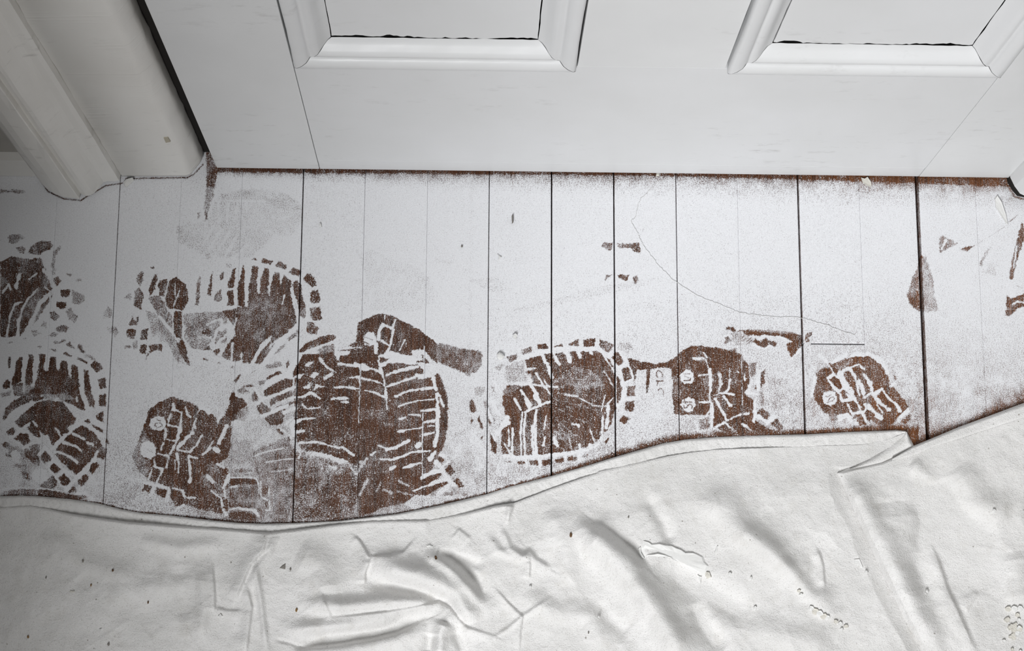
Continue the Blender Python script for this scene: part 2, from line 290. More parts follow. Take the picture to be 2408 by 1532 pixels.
ART = '''
#A faint and soft
t P .78 700,330 780,210 1050,160 1250,140 1500,150 1700,210 1860,330 1900,400 1900,580 1740,780 1500,760 1400,900 1200,1060 900,1080 600,1040 220,860 200,640 480,600 680,500
t P .66 1250,140 1500,150 1700,210 1860,330 1880,420 1600,420 1400,380 1240,300
t P .68 780,210 900,200 900,280 790,280
t P .68 960,200 1070,170 1060,280 960,270
t P .68 1100,170 1230,170 1230,300 1110,280
t P .68 200,640 290,640 350,800 300,870 220,800
t P .66 340,600 390,570 400,640 350,650
t P .7 340,900 430,860 440,930 360,940
t P .7 590,1010 650,1010 680,1080 600,1090
t P .7 860,1140 950,1150 930,1220 860,1200
t S 1 5 730,290 1060,300 1400,310
t S 1 6 770,320 770,580
t S 1 6 890,320 885,590
t S 1 6 1020,320 1010,560
t S 1 4 1150,320 1140,460
t S 1 6 700,640 560,900
t S 1 6 800,690 640,960
t S 1 6 910,720 740,1010
t S 1 6 1020,760 850,1060
t S 1 6 1160,900 960,1090
t S 1 5 1420,700 1560,780 1740,860
t S 1 5 1560,560 1740,500
t S 1 3 1640,600 1740,820
t P .42 610,0 730,0 720,130 690,280 640,400 620,540 590,560 570,400 590,200
t P .5 470,450 520,450 510,550 480,540
z P .25 484,370 508,362 513,402 508,428 500,440 486,440
#K faint
s P .84 110,520 200,500 330,560 500,620 590,720 590,830 480,890 200,880 100,800 170,700
s S 1 5 260,740 320,640
s S 1 5 330,760 400,650
s S 1 5 400,790 470,680
s S 1 4 200,760 180,860
s S 1 3 200,500 330,545 500,610 590,700 600,790
s P .85 800,690 980,670 1100,770 950,770
s P .84 1070,880 1330,820 1600,740 2000,670 1900,740 1500,820 1100,905
s P .86 600,560 720,570 720,590 600,590
s P .86 760,610 880,640 860,660 770,640
s P .86 1700,850 1950,830 2050,880 1750,910
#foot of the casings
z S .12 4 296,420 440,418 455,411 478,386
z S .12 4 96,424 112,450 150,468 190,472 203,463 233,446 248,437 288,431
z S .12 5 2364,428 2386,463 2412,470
#left streak
z P .4 0,446 58,448 60,454 0,454
#A
d P .22 0,600 60,570 130,520 330,560 480,540 550,640 600,800 610,890 690,940 600,1050 470,1260 420,1340 260,1490 0,1500
d P .16 0,900 200,800 420,820 560,900 460,950 340,1080 260,1200 220,1480 0,1500
d P .36 110,270 200,255 310,290 300,320 240,330 180,380 110,370 100,300
d P .32 190,430 260,400 310,430 290,490 230,490
d P .28 390,390 450,350 610,345 640,400 600,440 530,470 470,510 400,520 340,480
d P .48 640,460 720,400 740,420 690,500 660,620 680,700 640,760 600,680
d P .3 640,790 700,770 740,830 690,890 650,870
d S 1 8 530,540 540,650 620,680
d S 1 9 690,520 680,640 720,740
d S 1 8 520,690 570,740 620,830 670,920
d S 1 10 680,920 590,980 480,1080 430,1200 380,1330 270,1490
d S 1 10 680,950 640,1050 560,1190 430,1340 340,1470
d S .95 5 450,920 330,1050 270,1150 230,1320 200,1490
d S .95 5 270,1080 180,1100 120,1250 80,1490
d S 1 7 220,1290 220,1500
d S 1 9 240,750 200,850 190,900
d S 1 7 110,870 130,930
d S .9 4 350,800 440,730
d S .9 5 30,960 110,860
d S 1 3 600,960 600,1080
d S .8 4 540,900 600,950
d P .2 730,920 840,920 840,1000 790,1025 730,1000
d P .14 680,1075 790,1080 800,1150 730,1170 670,1130
d P .2 600,1200 650,1180 720,1240 670,1310 600,1270
d P .4 520,1300 570,1330 560,1390 490,1360
d P .46 860,920 960,970 1020,1000 1010,1070 930,1110 860,1080
d P .46 780,1180 850,1140 900,1220 940,1260 900,1330 820,1290
d P .4 640,1400 740,1350 840,1370 800,1440 700,1440
d P .4 370,1420 450,1410 450,1470 400,1500
d P .55 1240,1200 1300,1140 1330,1170 1290,1260 1240,1290
d P .38 1280,1370 1380,1390 1430,1440 1380,1490 1320,1450
d P .4 790,720 860,740 850,770 800,750
d P .6 910,800 980,790 970,830 910,830
#B
e P .14 130,420 180,420 180,500 150,620 125,600
e P .12 250,560 290,440 370,420 360,560 350,820 190,880 190,790 240,680
e P .14 470,380 550,390 550,480 540,620 530,860 400,960 410,780 440,560
e P .13 645,365 745,370 730,480 725,620 740,650 790,640 800,560 830,410 915,430 920,560 920,620 960,660 990,520 1010,465 1095,480 1105,580 1130,700 1165,780 1165,560 1185,530 1270,560 1285,680 1310,900 1340,1060 1400,1280 1360,1300 1250,1240 1000,1130 720,1110 560,1150 400,1020 560,900 600,760 640,520
e P .12 1365,620 1450,640 1480,860 1510,1010 1550,1160 1530,1280 1480,1240 1410,1060 1370,940
e P .12 1600,790 1730,745 1745,930 1640,945 1610,880
e P .12 1625,1040 1735,1020 1740,1230 1615,1225
e P .14 1570,1380 1640,1310 1710,1320 1690,1400 1700,1480 1600,1490
e P .2 1480,550 1530,480 1640,510 1690,620 1590,690 1530,620
e P .16 1250,450 1270,400 1420,490 1430,530 1300,470
e P .16 1020,370 1090,320 1120,360 1190,400 1180,425
e P .2 800,290 900,290 940,330 870,325
e P .2 600,240 690,225 660,275
e P .2 1265,240 1290,205 1370,245 1370,300 1410,330 1370,360 1310,330 1310,290
e P .55 1370,360 1500,390 1580,460 1500,470 1450,430 1380,440
e P .42 1085,190 1150,160 1180,230 1230,280 1150,280 1085,230
e P .34 860,170 900,150 960,160 1050,130 1080,160 980,200 880,205
e P .46 790,70 880,0 960,40 900,100
e P .55 500,20 620,0 700,30 600,80
e P .5 380,120 430,95 450,130 390,140
e P .4 120,180 210,175 210,195 120,190
e P .2 30,900 60,830 120,780 170,830 160,920 60,950
e P .55 0,1020 200,960 180,1060 20,1070
e P .35 190,860 400,840 560,920 400,1060 240,1050
e P .26 40,1420 90,1270 200,1140 400,1040 640,1060 440,1180 250,1260 120,1400 60,1450
e P .4 700,1040 1100,1010 1250,1100 1000,1130 720,1110
e P .12 230,1532 400,1310 540,1180 800,1120 1030,1150 1130,1280 1240,1430 1230,1532
f P .55 20,600 100,560 200,620 330,660 440,700 540,760 640,850 640,1250 560,1210 430,1180 340,1080 320,1010 200,980 230,910 300,900 350,870 280,830 330,730 200,700 150,800 80,790 90,750 150,700
f P .35 200,940 290,920 400,950 300,990
f P .35 330,1030 480,1060 500,1180 400,1170
f P .3 80,760 200,770 190,810 100,800
f P .35 20,590 120,560 140,640 60,640
f P .3 400,660 640,760 640,940 540,900 420,800
f P .16 230,230 430,70 560,0 1130,0 1240,150 1250,230 1100,330 1140,400 1040,430 960,560 860,650 800,520 700,430 600,330 560,200 500,250 350,320
f P .13 440,330 540,240 640,350 650,500 560,450
f P .2 220,500 320,410 430,420 500,490 490,560 400,620 330,560
f P .2 110,380 200,310 280,370 210,440 140,440
f P .22 470,640 600,570 660,600 650,740 580,770
f P .15 660,790 740,690 830,770 850,830 740,920 680,870
f P .1 810,960 900,880 1000,960 990,1010 880,1085 820,1030
f P .1 950,1160 1060,1060 1150,1150 1160,1200 1080,1285 1000,1250
f P .1 1270,1210 1400,1075 1460,1150 1340,1285
f P .1 1440,1000 1550,865 1635,930 1510,1085
f P .2 1110,1380 1210,1270 1270,1350 1260,1390
f P .22 640,1280 860,1100 940,1160 930,1270 880,1330 700,1300
f P .12 900,690 1040,520 1180,380 1340,260 1480,330 1640,540 1690,640 1700,850 1560,790 1380,960 1280,1110 1150,1010 960,840 900,760
f P .12 1380,225 1440,185 1485,240 1440,270
f P .12 1490,260 1640,330 1690,370 1690,410 1560,340
f P .15 1720,560 1750,480 1785,605
f P .2 1700,650 1760,680 1720,800 1690,800
f S 1 9 1340,250 1450,310 1560,370 1690,470
f S 1 13 1490,180 1600,240 1720,330
f S .98 6 1190,420 1290,470 1380,510
f S .95 7 1430,570 1520,600
f S 1 8 1040,570 1130,590 1230,630 1330,700
f S .98 8 890,720 960,720 1080,770 1180,820 1260,890
f S 1 6 1550,800 1600,710
f S 1 10 860,660 1010,510 1130,410 1250,290 1390,170
f S .98 7 220,260 340,350 490,250
f S .98 7 200,480 340,370 460,400 500,500
f S .9 6 390,660 480,590
f S .98 8 640,760 740,650 850,790
f S .95 7 770,460 820,560 840,650
f S .95 5 910,320 970,420 1000,470
f S .97 7 870,850 770,980
f S .97 10 900,870 1040,1010 1230,1130
f S .97 6 920,1130 1040,1030 1170,1190
f S .95 12 1090,1330 1250,1150 1400,1020 1540,840
f S .95 6 800,1010 900,1110 1000,1280 1090,1310
f S 1 9 1240,260 1280,160
f S .9 5 540,220 610,300
f S .95 5 570,470 660,560
f S .9 5 200,520 350,600
f S 1 10 1400,60 1480,140 1500,20
f P .9 650,990 750,1030 770,1110 740,1190 650,1230 550,1190 520,1100 560,1020
f P .88 230,700 330,720 350,800 280,900 200,880 190,780
e S 1 10 20,1532 100,1470 230,1310 400,1290 540,1170
e S 1 10 0,1300 60,1220 200,1100
e S .9 5 1050,1150 1150,1280 1240,1400
e S 1 7 1310,920 1370,1120 1460,1290
e S 1 6 1340,640 1360,860 1350,1000
e S .9 5 380,560 400,800 390,980
e S .95 5 560,560 560,860
e S 1 4 1260,1080 1260,1150
e P .95 880,1110 960,1080 960,1130 900,1150
e P .95 655,1050 700,1030 700,1080
f P .42 10,1370 350,1330 600,1330 600,1440 20,1440
f P .14 615,1340 900,1340 1010,1390 1200,1430 1400,1430 1440,1470 1300,1500 615,1440
f S .9 4 20,1330 300,1310 600,1325 800,1330 960,1360
f S 1 3 606,1330 604,1440
f S .95 7 1270,1400 1400,1410 1520,1470
#C
a P .18 1560,205 1620,185 1615,215
a P .16 1660,235 1670,190 1770,215 1755,255
a P .16 1790,265 1825,215 1910,260 1890,305
a P .16 1925,325 1955,270 2040,310 2025,370
a P .2 2050,380 2100,325 2165,370 2185,440 2140,470
a P .16 2115,510 2205,485 2225,590 2200,615 2130,610
a P .16 2120,660 2220,645 2235,770 2150,780 2125,740
a P .16 2090,860 2140,795 2200,850 2190,910 2110,900
a P .16 1340,450 1395,290 1420,270 1420,320 1405,470 1350,470
a P .16 1345,490 1400,490 1410,640 1345,635
a P .12 1435,480 1490,260 1535,250 1510,500 1505,640 1450,640
a P .14 1580,260 1640,270 1620,440 1620,560 1570,600 1545,480
a P .5 1130,700 1340,700 1340,1000 1200,1000 1190,870
a P .2 1530,620 1560,480 1600,560 1660,440 1690,280 1735,290 1740,460 1770,420 1790,315 1840,330 1840,450 1880,350 1945,400 1940,540 1990,640 2010,790 1900,900 1750,1000 1650,1190 1490,1180 1480,1080 1400,1170 1290,1120 1340,1010 1430,900 1360,770 1290,690 1440,660
a P .2 1640,440 1690,290 1735,295 1740,480 1700,560 1640,560
a P .17 1750,460 1790,315 1840,330 1840,560 1760,560
a P .24 1950,430 2000,400 2040,440 2060,580 2090,700 2070,770 2030,740 1990,560
a P .38 1040,640 1060,390 1090,350 1090,480 1075,640
a P .25 1150,530 1180,380 1205,310 1200,450 1190,550
a P .25 1270,350 1310,310 1300,400 1270,400
a P .4 1210,590 1240,520 1280,480 1290,590 1240,600
a P .45 920,720 1130,700 1190,870 1190,930 1040,950 940,930
a P .2 1080,900 1150,850 1195,870 1190,930
a P .5 930,940 1100,930 1200,960 1130,1060 1000,1040
a P .2 1110,1060 1200,1000 1190,1060
a P .2 1205,1060 1260,1040 1270,1080 1240,1110
a P .15 1290,1120 1340,1010 1395,1010 1360,1140
a P .2 1410,1090 1460,1080 1475,1150 1420,1170
a P .3 1110,1130 1165,1140 1160,1158 1115,1150
a P .3 1230,1165 1295,1185 1290,1195 1235,1180
a P .3 1345,1205 1410,1215 1400,1228
a P .25 480,380 520,315 555,320 550,400 525,455 490,420
a P .2 615,280 650,265 665,290 640,295
a P .22 600,480 650,350 680,330 685,380 660,480 610,560
a P .2 700,400 770,380 790,420 750,560 700,540 690,470
a P .13 740,600 800,400 860,370 940,420 975,500 975,600 920,680 790,670
a P .42 600,560 700,540 790,680 830,720 830,880 740,800 640,660
a P .1 840,690 915,690 915,960 860,940 830,860
a P .3 460,640 470,500 510,460 560,540 530,680
a P .3 410,820 440,740 470,780 515,735 490,830
a P .14 385,940 395,865 485,860 465,955
a P .25 520,960 530,870 600,860 590,970
a P .27 365,1050 380,1010 435,1010 430,1040
a P .14 515,1080 520,1010 585,1010 570,1100
a P .22 600,1010 700,1000 730,1010 725,1070 660,1060 610,1090
a P .25 560,1175 585,1080 610,1090
a P .4 440,990 500,960 500,1040 450,1060
a P .62 640,700 720,760 800,900 820,1000 720,980 620,820
a P .55 170,720 220,640 260,680 240,760
a P .45 210,850 280,830 320,890 290,935 240,890
a P .52 370,560 440,510 430,590
a P .62 570,680 680,740 720,900 640,930 600,800
a P .5 700,740 780,840 870,960 940,1190 880,1180 780,1000 700,860
a P .17 860,960 920,960 960,1060 985,1200 965,1205 880,1060
a S .6 3 820,1060 880,1230 1000,1420
a S 1 7 700,740 800,860 880,980
a S .9 3 930,960 990,1050
a S 1 3 745,590 790,390
a S .95 3 750,570 780,680 825,720 830,860
a S .95 3 835,640 890,500
a S .95 2 850,430 850,560
a S 1 8 1520,250 1520,640
a S 1 6 1420,490 1430,640 1345,655
a S 1 6 1640,300 1640,520
a S 1 5 1735,460 1740,540
a S .9 4 1880,540 1860,620
a S 1 9 1480,235 1560,222 1760,275 1920,350 2040,400 2090,480 2105,640 2090,780
a S 1 6 1955,540 2010,790
a S .95 4 1340,480 1420,480
a S .95 4 920,690 1010,700
a S .95 10 2020,840 1900,930 1790,1050 1700,1190
a S .95 5 1960,920 1850,1000
a S .92 6 1150,820 1280,760 1300,860
a S .95 9 1190,1040 1240,880 1330,830
a S .95 8 1250,1000 1380,870
a S .9 4 1390,900 1430,760
a S .9 4 1600,1150 1650,1020 1760,930
a S .95 6 1390,1000 1380,1180
a S .97 7 1030,1090 1260,1140 1450,1195
h P .34 380,690 430,570 560,450 640,370 560,540 460,660
h P .38 600,580 640,510 700,450 790,390 740,470
h P .38 780,340 950,210 940,290 820,370
h S 1 10 470,690 560,530 700,350 870,220 970,170
h S .97 7 310,690 370,570 450,450 550,350
h P .5 500,700 700,640 740,700 660,740 520,750
h P .35 860,640 910,600 880,650
h P .22 780,680 820,620 830,700 800,770
h P .2 1090,100 1150,100 1225,180 1210,250 1130,280 1065,230
#F
b P .36 100,1010 330,910 390,1000 830,1120 830,1480 380,1500 150,1480 130,1150
b P .24 390,1200 830,1150 830,1480 390,1480
b P .12 390,480 440,340 560,330 820,290 1280,340 1400,480 1450,620 1450,860 1400,1010 1340,1140 1420,1150 1300,1330 1000,1400 830,1470 830,1100 700,1030 430,980 395,900 390,780
h P .2 480,1050 620,960 780,890 870,900 870,1000 640,1090 480,1150
h P .25 560,1180 790,1060 920,1050 920,1100 700,1200 560,1280
h P .2 370,1270 450,1220 560,1290 580,1350 450,1400 400,1350
h P .25 300,1100 350,1050 400,1150 390,1200 320,1210
h P .2 490,1440 560,1390 700,1330 780,1300 760,1400 720,1532 560,1532
h P .3 650,1280 880,1200 900,1180 900,1230 700,1330
h P .18 510,880 640,800 700,780 730,810 600,870 530,910
h P .15 55,920 150,820 140,890 80,950
h P .2 300,810 370,770 360,790
h P .3 150,1000 300,960 340,1000 200,1020
h P .4 400,920 500,900 500,960 420,980
h P .45 100,1040 200,1020 280,1080 180,1110
h P .08 960,480 1060,400 1250,310 1440,270 1480,310 1460,350 1200,440 970,530
h P .3 1220,500 1330,430 1460,410 1460,520 1250,560
h P .1 950,680 990,600 1160,540 1240,560 1060,690 960,820 880,880 890,770
h P 1 1030,720 1090,660 1170,660 1090,720
h P 1 930,830 1050,820 970,880 890,870
h P 1 1100,860 1160,810 1240,815 1180,880
h P 1 1020,1000 1120,950 1100,1030 1050,1030
h P 1 1190,970 1340,1000 1220,1010 1170,1070
h S 1 11 980,570 860,720 800,820
h S 1 9 690,750 790,830 890,890
h S 1 13 530,970 700,860 850,850
h S .95 6 1240,600 1340,730 1480,800
h S .9 10 1320,890 1450,800
h S .95 7 480,1020 540,950
h S .95 7 340,1020 430,1150 550,1160
h S 1 7 360,1250 480,1170 740,1080 900,1010
h S .97 7 840,1160 1050,1130 1130,1080 1240,1160
h S .95 8 440,1410 620,1340 800,1260
h S 1 10 760,1360 890,1310
h S .95 6 880,1440 760,1532
h S .9 5 980,1450 1180,1440
h S 1 8 890,1500 1000,1450
h S .93 4 1010,1250 1080,1310 1250,1290
h S .95 6 1450,1010 1640,1010 1790,1030
h S .95 7 1420,1170 1640,1160
h S .9 5 1550,1210 1650,1215
h S .95 6 1660,880 1800,860
h S .9 6 1500,680 1750,720
h S 1 14 1740,690 1886,740
h S .97 7 1500,610 1460,400
h S .96 10 1480,540 1640,530
h S 1 3 930,900 920,1440
h S 1 2.5 1815,760 1790,1500
h P .06 0,1150 50,1060 80,1140 200,1170 240,1260 160,1340 60,1420 0,1420
i P .13 230,290 250,220 420,150 530,105 640,110 760,150 880,220 1000,260 1100,330 1170,390 1250,440 1340,520 1340,800 1160,620 1100,590 980,690 850,660 740,640 550,700 480,690 340,680 290,570 100,560 210,500 230,400
i P .3 1340,510 1500,540 1680,590 1886,620 1886,880 1800,970 1700,930 1560,860 1400,800 1330,760
l P .34 0,330 140,370 270,360 370,440 380,560 340,700 280,800 180,830 120,900 40,880 0,800
i S 1 8 310,180 420,105 560,75 700,95 850,165 1000,250 1150,345 1280,430 1350,510
i P 1 320,440 380,360 460,370 500,430 500,520 420,560 330,540
i S .15 2 340,430 450,470
i S .15 3 340,500 400,530
i S .2 2 350,390 330,450
i S 1 7 590,260 720,310
i S 1 6 720,310 760,200
i S 1 7 740,330 700,520 650,660
i S 1 6 570,480 680,550
i S .95 8 560,300 530,460
i S 1 9 500,530 490,650
i S .95 4 620,180 620,130
i S .95 4 820,620 900,470
i P 1 520,700 640,640 740,630 850,680 960,690 1060,680 1060,820 900,800 800,790 680,790 560,860 540,780
i P .15 540,710 680,720 640,770 560,800
i P .9 980,640 1060,600 1120,650 1150,760 1060,760
i P .15 610,870 700,820 790,780 900,800 1040,830 850,880 640,950
i P .85 1060,780 1280,800 1380,860 1300,1000 1180,980 1120,860
i P .15 1040,860 1160,870 1170,920 1120,980 1080,920
i S 1 6 550,860 600,980 620,1110 640,1270
i S 1 6 530,760 560,860
i S .97 5 230,820 300,850 430,870 540,910 600,960
i S .95 5 200,980 430,1030 560,1070 620,1110
i S .95 4 340,1170 500,1210 650,1280
i S 1 8 640,960 850,890 1080,840
i S 1 13 1060,960 1160,970
i S 1 6 640,1120 850,1050 1060,980 1200,960
i S 1 6 770,1260 900,1190 1100,1150 1360,1130
i P 1 750,1240 810,1240 800,1270 760,1270
i S .9 4 800,1400 900,1360 1100,1310 1310,1290
i S .95 4 1120,1450 1300,1430
i S .95 4 640,1280 650,1440
i S .95 9 1180,980 1280,850
i S 1 11 1300,1000 1330,1150
i S .95 10 1340,1220 1370,1532
i S 1 2.5 275,820 262,1500
i S 1 2 1165,560 1160,1000
i P .14 1310,990 1390,1040 1440,1150 1490,1270 1490,1532 1390,1532 1370,1350 1440,1400 1400,1250 1350,1150
i S 1 7 1370,1230 1400,1330 1440,1390
k S .93 10 1350,0 1350,200 1340,420 1300,530
k P .12 1390,0 1495,0 1490,200 1460,430 1410,600 1340,590 1360,400 1380,200
k S .97 5 1120,50 1310,20
k S .97 5 1160,200 1310,180
k S .97 4 1230,250 1310,250
k S .98 6 1160,370 1300,340
k S .95 7 800,330 870,320
k S .93 3 880,310 1140,270
k S .93 5 830,155 910,130
k S .9 4 950,95 1110,100
k S 1 9 640,580 760,550 880,490 940,460
k S .95 5 520,520 640,560
k S .97 6 560,710 700,720 850,680 1010,610 1240,600
k S .97 10 1060,540 1110,490
k S .9 7 870,830 1000,790 1130,760
k S .95 8 690,850 760,810
k S .97 4 1020,1150 1200,1080 1330,1000
k S .93 12 1130,960 1230,910 1400,860
k S .93 11 1310,610 1240,720
k S .85 13 1340,750 1400,830 1480,980 1580,1060
k S .85 7 1400,820 1510,740
k S .8 11 1420,980 1340,1040 1220,1100
k S .8 12 1500,1060 1400,1160 1340,1220
k S .85 6 430,650 480,610
k S 1 2.5 1150,0 1140,400 1140,960
k P .12 1450,860 1520,785 1600,880 1530,945
k P .12 1570,1020 1640,965 1720,1090 1660,1110
k P .09 1150,980 1380,895 1420,930 1230,1010
k P .09 1130,1200 1150,1110 1480,1015 1500,1050 1300,1150 1140,1240
k P .12 1290,680 1340,650 1460,710 1400,770
k P .35 1670,1200 1740,1160 1770,1230
k P .3 1420,1180 1560,1150 1560,1210 1440,1220
k P .68 1030,1200 1350,1230 1640,1200 1750,1250 1300,1360 1000,1400 900,1330
k P .9 1380,640 1450,640 1450,690 1400,680
k S .5 9 250,880 370,700
k S .5 9 270,1200 380,1000
k S .5 7 500,1160 560,1030
k S .6 5 800,1010 950,1080
k S .5 6 800,1160 1000,1210
k S .5 8 600,1140 700,1170
k S .55 9 280,760 340,740
k P .1 240,1440 420,1200 600,1240 480,1440 240,1510
j S .8 3 320,560 540,480 740,440
j S .7 4 310,430 450,350 600,310
j S .8 3 500,640 740,595 880,590
j S .7 4 580,770 880,730
j S 1 9 910,215 1020,200
j S 1 10 890,250 850,140 900,60
j S .95 7 690,170 790,230 850,290
j P .15 800,290 840,270 850,340 820,360
j P .2 640,170 690,160 740,240 720,280
j S .95 6 960,370 1200,350 1400,410 1520,440
j S .93 6 1560,430 1720,540
j S .88 7 1120,550 1180,510 1400,550
j S .9 12 1400,550 1540,630 1620,600
j S .9 4 930,430 990,520 960,580
j S .85 5 1380,690 1480,720
j S .9 6 1680,720 1760,800
j P .12 970,420 1100,400 1300,450 1480,480 1760,620 1760,690 1600,600 1400,540 1200,490 1000,470
j P .2 1180,580 1350,600 1560,700 1700,740 1760,790 1640,760 1400,670
j P .25 980,580 1080,590 1060,660 980,640
j P .25 1290,770 1420,800 1380,840 1290,820
j P .2 1500,990 1640,960 1640,1070 1560,1070
j P .15 1600,1090 1700,1000 1760,960 1740,1100 1680,1330 1640,1200
j P .25 50,750 100,725 330,730 330,765 80,770
j P .15 0,870 90,850 340,860 390,910 390,940 200,930 0,970
j P .36 0,1000 380,960 390,1240 300,1270 0,1260
j P .22 0,1180 380,1190 370,1270 0,1260
j P .2 0,1340 200,1310 370,1370 380,1450 0,1420
j P .2 450,920 550,970 540,1080 470,1080
j P .22 470,1160 540,1160 550,1290 500,1290
j S .95 4 10,850 240,840 370,860 400,930 410,1060
j S .95 4 0,980 100,965
j S .85 7 0,1290 120,1270 350,1310 390,1370
j S .9 4 430,900 440,1120 520,1160
j S .9 3 490,1300 550,1300 550,1160
j S .9 3 550,980 545,1085
#D
g P .14 140,830 200,700 260,540 310,400 330,320 430,230 520,190 610,160 720,195 870,260 910,300 1060,370 1110,430 1110,480 1170,370 1260,420 1270,560 1260,680 1230,830 1130,920 1230,970 1240,1100 1180,1180 1060,1150 1110,1270 1230,1310 1220,1450 1150,1480 900,1420 720,1380 660,1420 580,1300 590,1230 550,1170 430,1130 330,1100 290,1060 200,970
g P .28 140,830 200,700 300,560 330,660 250,760 300,860 360,900 300,1060 200,970
g P .3 920,880 1060,880 1240,1180 1100,1270 960,1150
g P .12 880,960 1000,900 1000,1010 900,1060
g P .15 250,1210 290,1145 385,1180 340,1250
g P .12 410,1250 420,1185 550,1215 530,1310
g P .05 1220,300 1290,100 1320,200 1410,190 1450,240 1350,300 1330,420 1260,440 1200,560 1120,680 1110,520 1180,380
g P .4 1340,300 1450,260 1460,360 1400,450 1320,400
g P .92 440,375 500,390 535,440 525,500 480,545 430,550 370,530 340,480 360,410
g P .92 335,660 395,690 420,740 410,830 350,860 280,840 245,780 250,710 290,670
g S .3 2.5 400,480 430,510 490,490 470,455 410,460 400,490
g S .3 2.5 420,400 440,430 470,430
g S .5 2 300,740 380,790
g S .5 2 310,790 370,770
g S 1 6 610,240 620,300
g S 1 6 600,300 700,335
g S 1 5 705,340 690,500
g S .95 4 580,350 550,470
g S 1 6 555,480 680,505
g S 1 9 685,520 660,650
g S .95 6 540,640 640,660
g S .85 7 530,520 515,640
g S 1 7 645,670 580,800
g S .85 5 500,680 470,760
g S .95 5 440,800 550,830
g S .95 5 560,840 530,960
g S .95 6 390,945 490,975
g S .9 4 390,870 410,940
g S .95 5 485,990 420,1130
g S .95 5 330,1090 370,980
g S .97 7 290,1130 420,1160 550,1190
g S .93 8 395,1180 350,1270
g S .95 9 565,1210 530,1330
g S .97 5 740,280 770,360 810,390
g S .9 4 920,290 880,350
g S 1 11 920,270 1010,330
g S 1 10 660,730 740,650 820,570
g S .95 5 840,480 855,510
g S .9 3 870,400 820,540
g S .97 6 650,750 740,780 800,780 870,700 930,600
g S .97 5 650,800 670,900 670,1010
g S .9 4 630,880 630,980
g S .95 5 780,830 800,960 800,1090
g S 1 9 800,1080 790,1120
g S .85 5 960,800 1060,660
g S 1 10 1125,680 1170,590 1210,490
g S 1 12 1070,740 1110,770
g S .9 5 940,810 1040,730
g S .95 8 1110,920 1180,960
g S .85 10 1000,1050 1060,1120
g S .95 10 700,1210 740,1280
g S .95 5 600,1190 720,1220
g S .93 6 760,1300 850,1300
g S .9 5 1040,1220 1150,1310 1160,1400
g S .93 8 630,1440 720,1380
g S .95 11 1170,1190 1230,1060
g S 1 9 1110,440 1160,350
g S .95 5 790,830 880,850
g S .95 4 1180,1180 1200,1300
g S .9 7 1180,1430 1200,1500
#H
w P .14 620,340 720,290 860,290 1000,270 1150,260 1330,270 1420,350 1480,450 1540,600 1530,720 1470,830 1440,930 1400,1010 1360,1030 1340,1060 1310,1120 1220,1160 1050,1210 900,1230 760,1250 620,1260 490,1250 410,1240 395,1100 400,1000 470,960 430,860 410,760 410,640 460,590 600,600 700,560 640,470
l P .62 850,700 1060,600 1200,560 1240,800 1380,900 1250,1000 880,1000 800,900
l P .4 780,1180 1000,1060 1180,1100 1000,1200 780,1300
n P .55 560,420 680,320 760,380 620,480 540,680 480,600
m P .34 60,1000 250,900 500,700 800,750 1000,900 1100,1080 800,1150 400,1100 100,1200
m P .25 620,900 900,850 1100,1000 800,1030
w P .4 445,320 540,285 560,330 480,375
w P .36 580,260 680,220 690,270 600,300
w P .13 725,205 820,195 835,240 740,250
w P .15 885,215 980,200 980,220 890,225
w P .2 1030,195 1130,150 1130,215 1040,215
w P .12 1175,150 1280,150 1280,225 1175,225
w P .12 1325,155 1390,165 1470,220 1430,280 1390,280 1330,220
w P .11 1480,260 1530,310 1560,370 1500,410 1440,330
w P .12 1520,440 1600,400 1640,540 1560,555
w P .12 1575,600 1660,590 1655,690 1580,695
w P .12 1565,740 1650,735 1640,845 1560,830
w P .12 1510,930 1550,870 1610,900 1560,955
w P .5 330,420 390,380 430,400 380,450
w P .62 1480,190 1600,180 1640,240 1600,290 1480,240
w P .12 1590,330 1700,360 1850,385 1950,375 2060,310 2080,420 2010,430 1950,420 1870,420 1800,440 1785,660 1768,660 1765,440 1680,440 1660,520 1655,590 1640,500 1600,400
w P .15 2000,430 2080,420 2080,850 2030,840 2010,700 2015,560
n P .16 90,110 150,60 180,190 210,240 160,280 110,260
n P .16 100,350 130,340 155,400 140,450 110,430
n P .14 230,360 250,310 270,380 305,540 270,520
n P .16 270,680 310,630 300,730
n P .12 410,580 450,620 520,760 515,930 440,870
n P .48 310,100 360,80 440,240 450,330 400,440 350,300
n P .3 370,330 440,380 440,470 390,440
n P .4 470,350 500,400 480,450
l P .55 210,1150 300,1090 430,1110 420,1200 350,1310 240,1280
l P .4 560,1100 610,1130 630,1220 590,1210
n P .16 630,1040 760,1045 750,1075
n P .13 840,1035 970,1035 970,1080 840,1075
n P .13 1040,1030 1170,1020 1170,1105 1050,1090
n P .13 1235,1020 1370,1005 1370,1100 1240,1100
n P .2 1440,1000 1575,985 1575,1060 1450,1070
n P .2 1645,970 1780,955 1775,1030 1650,1030
n P .42 1860,970 1970,920 1970,950 1870,1000
n P .13 2210,740 2280,660 2300,690 2230,770
n P .2 2070,890 2140,840 2100,890
n P .16 1000,960 1020,960 1010,1075
l S 1 12 1110,560 1400,470 1500,430 1760,370
m S 1 9 0,395 100,350 340,330 600,340 640,355 900,340
m S 1 8 1340,300 1200,470
l S 1 7 1580,460 1640,620
l S 1 9 1690,650 1760,920
m S 1 9 90,410 150,560 230,660
m S 1 10 330,400 400,500 430,600
m S .97 7 580,380 630,510
m S .97 6 830,390 870,460
m S 1 5 1070,410 1180,600 1340,830 1430,930
m S .97 4 1240,520 1400,715 1560,660
m S .97 4 1400,380 1500,490 1560,610
m S 1 5 1560,670 1640,740 1690,950 1500,1030
m S 1 6 1430,750 1450,870 1500,1010
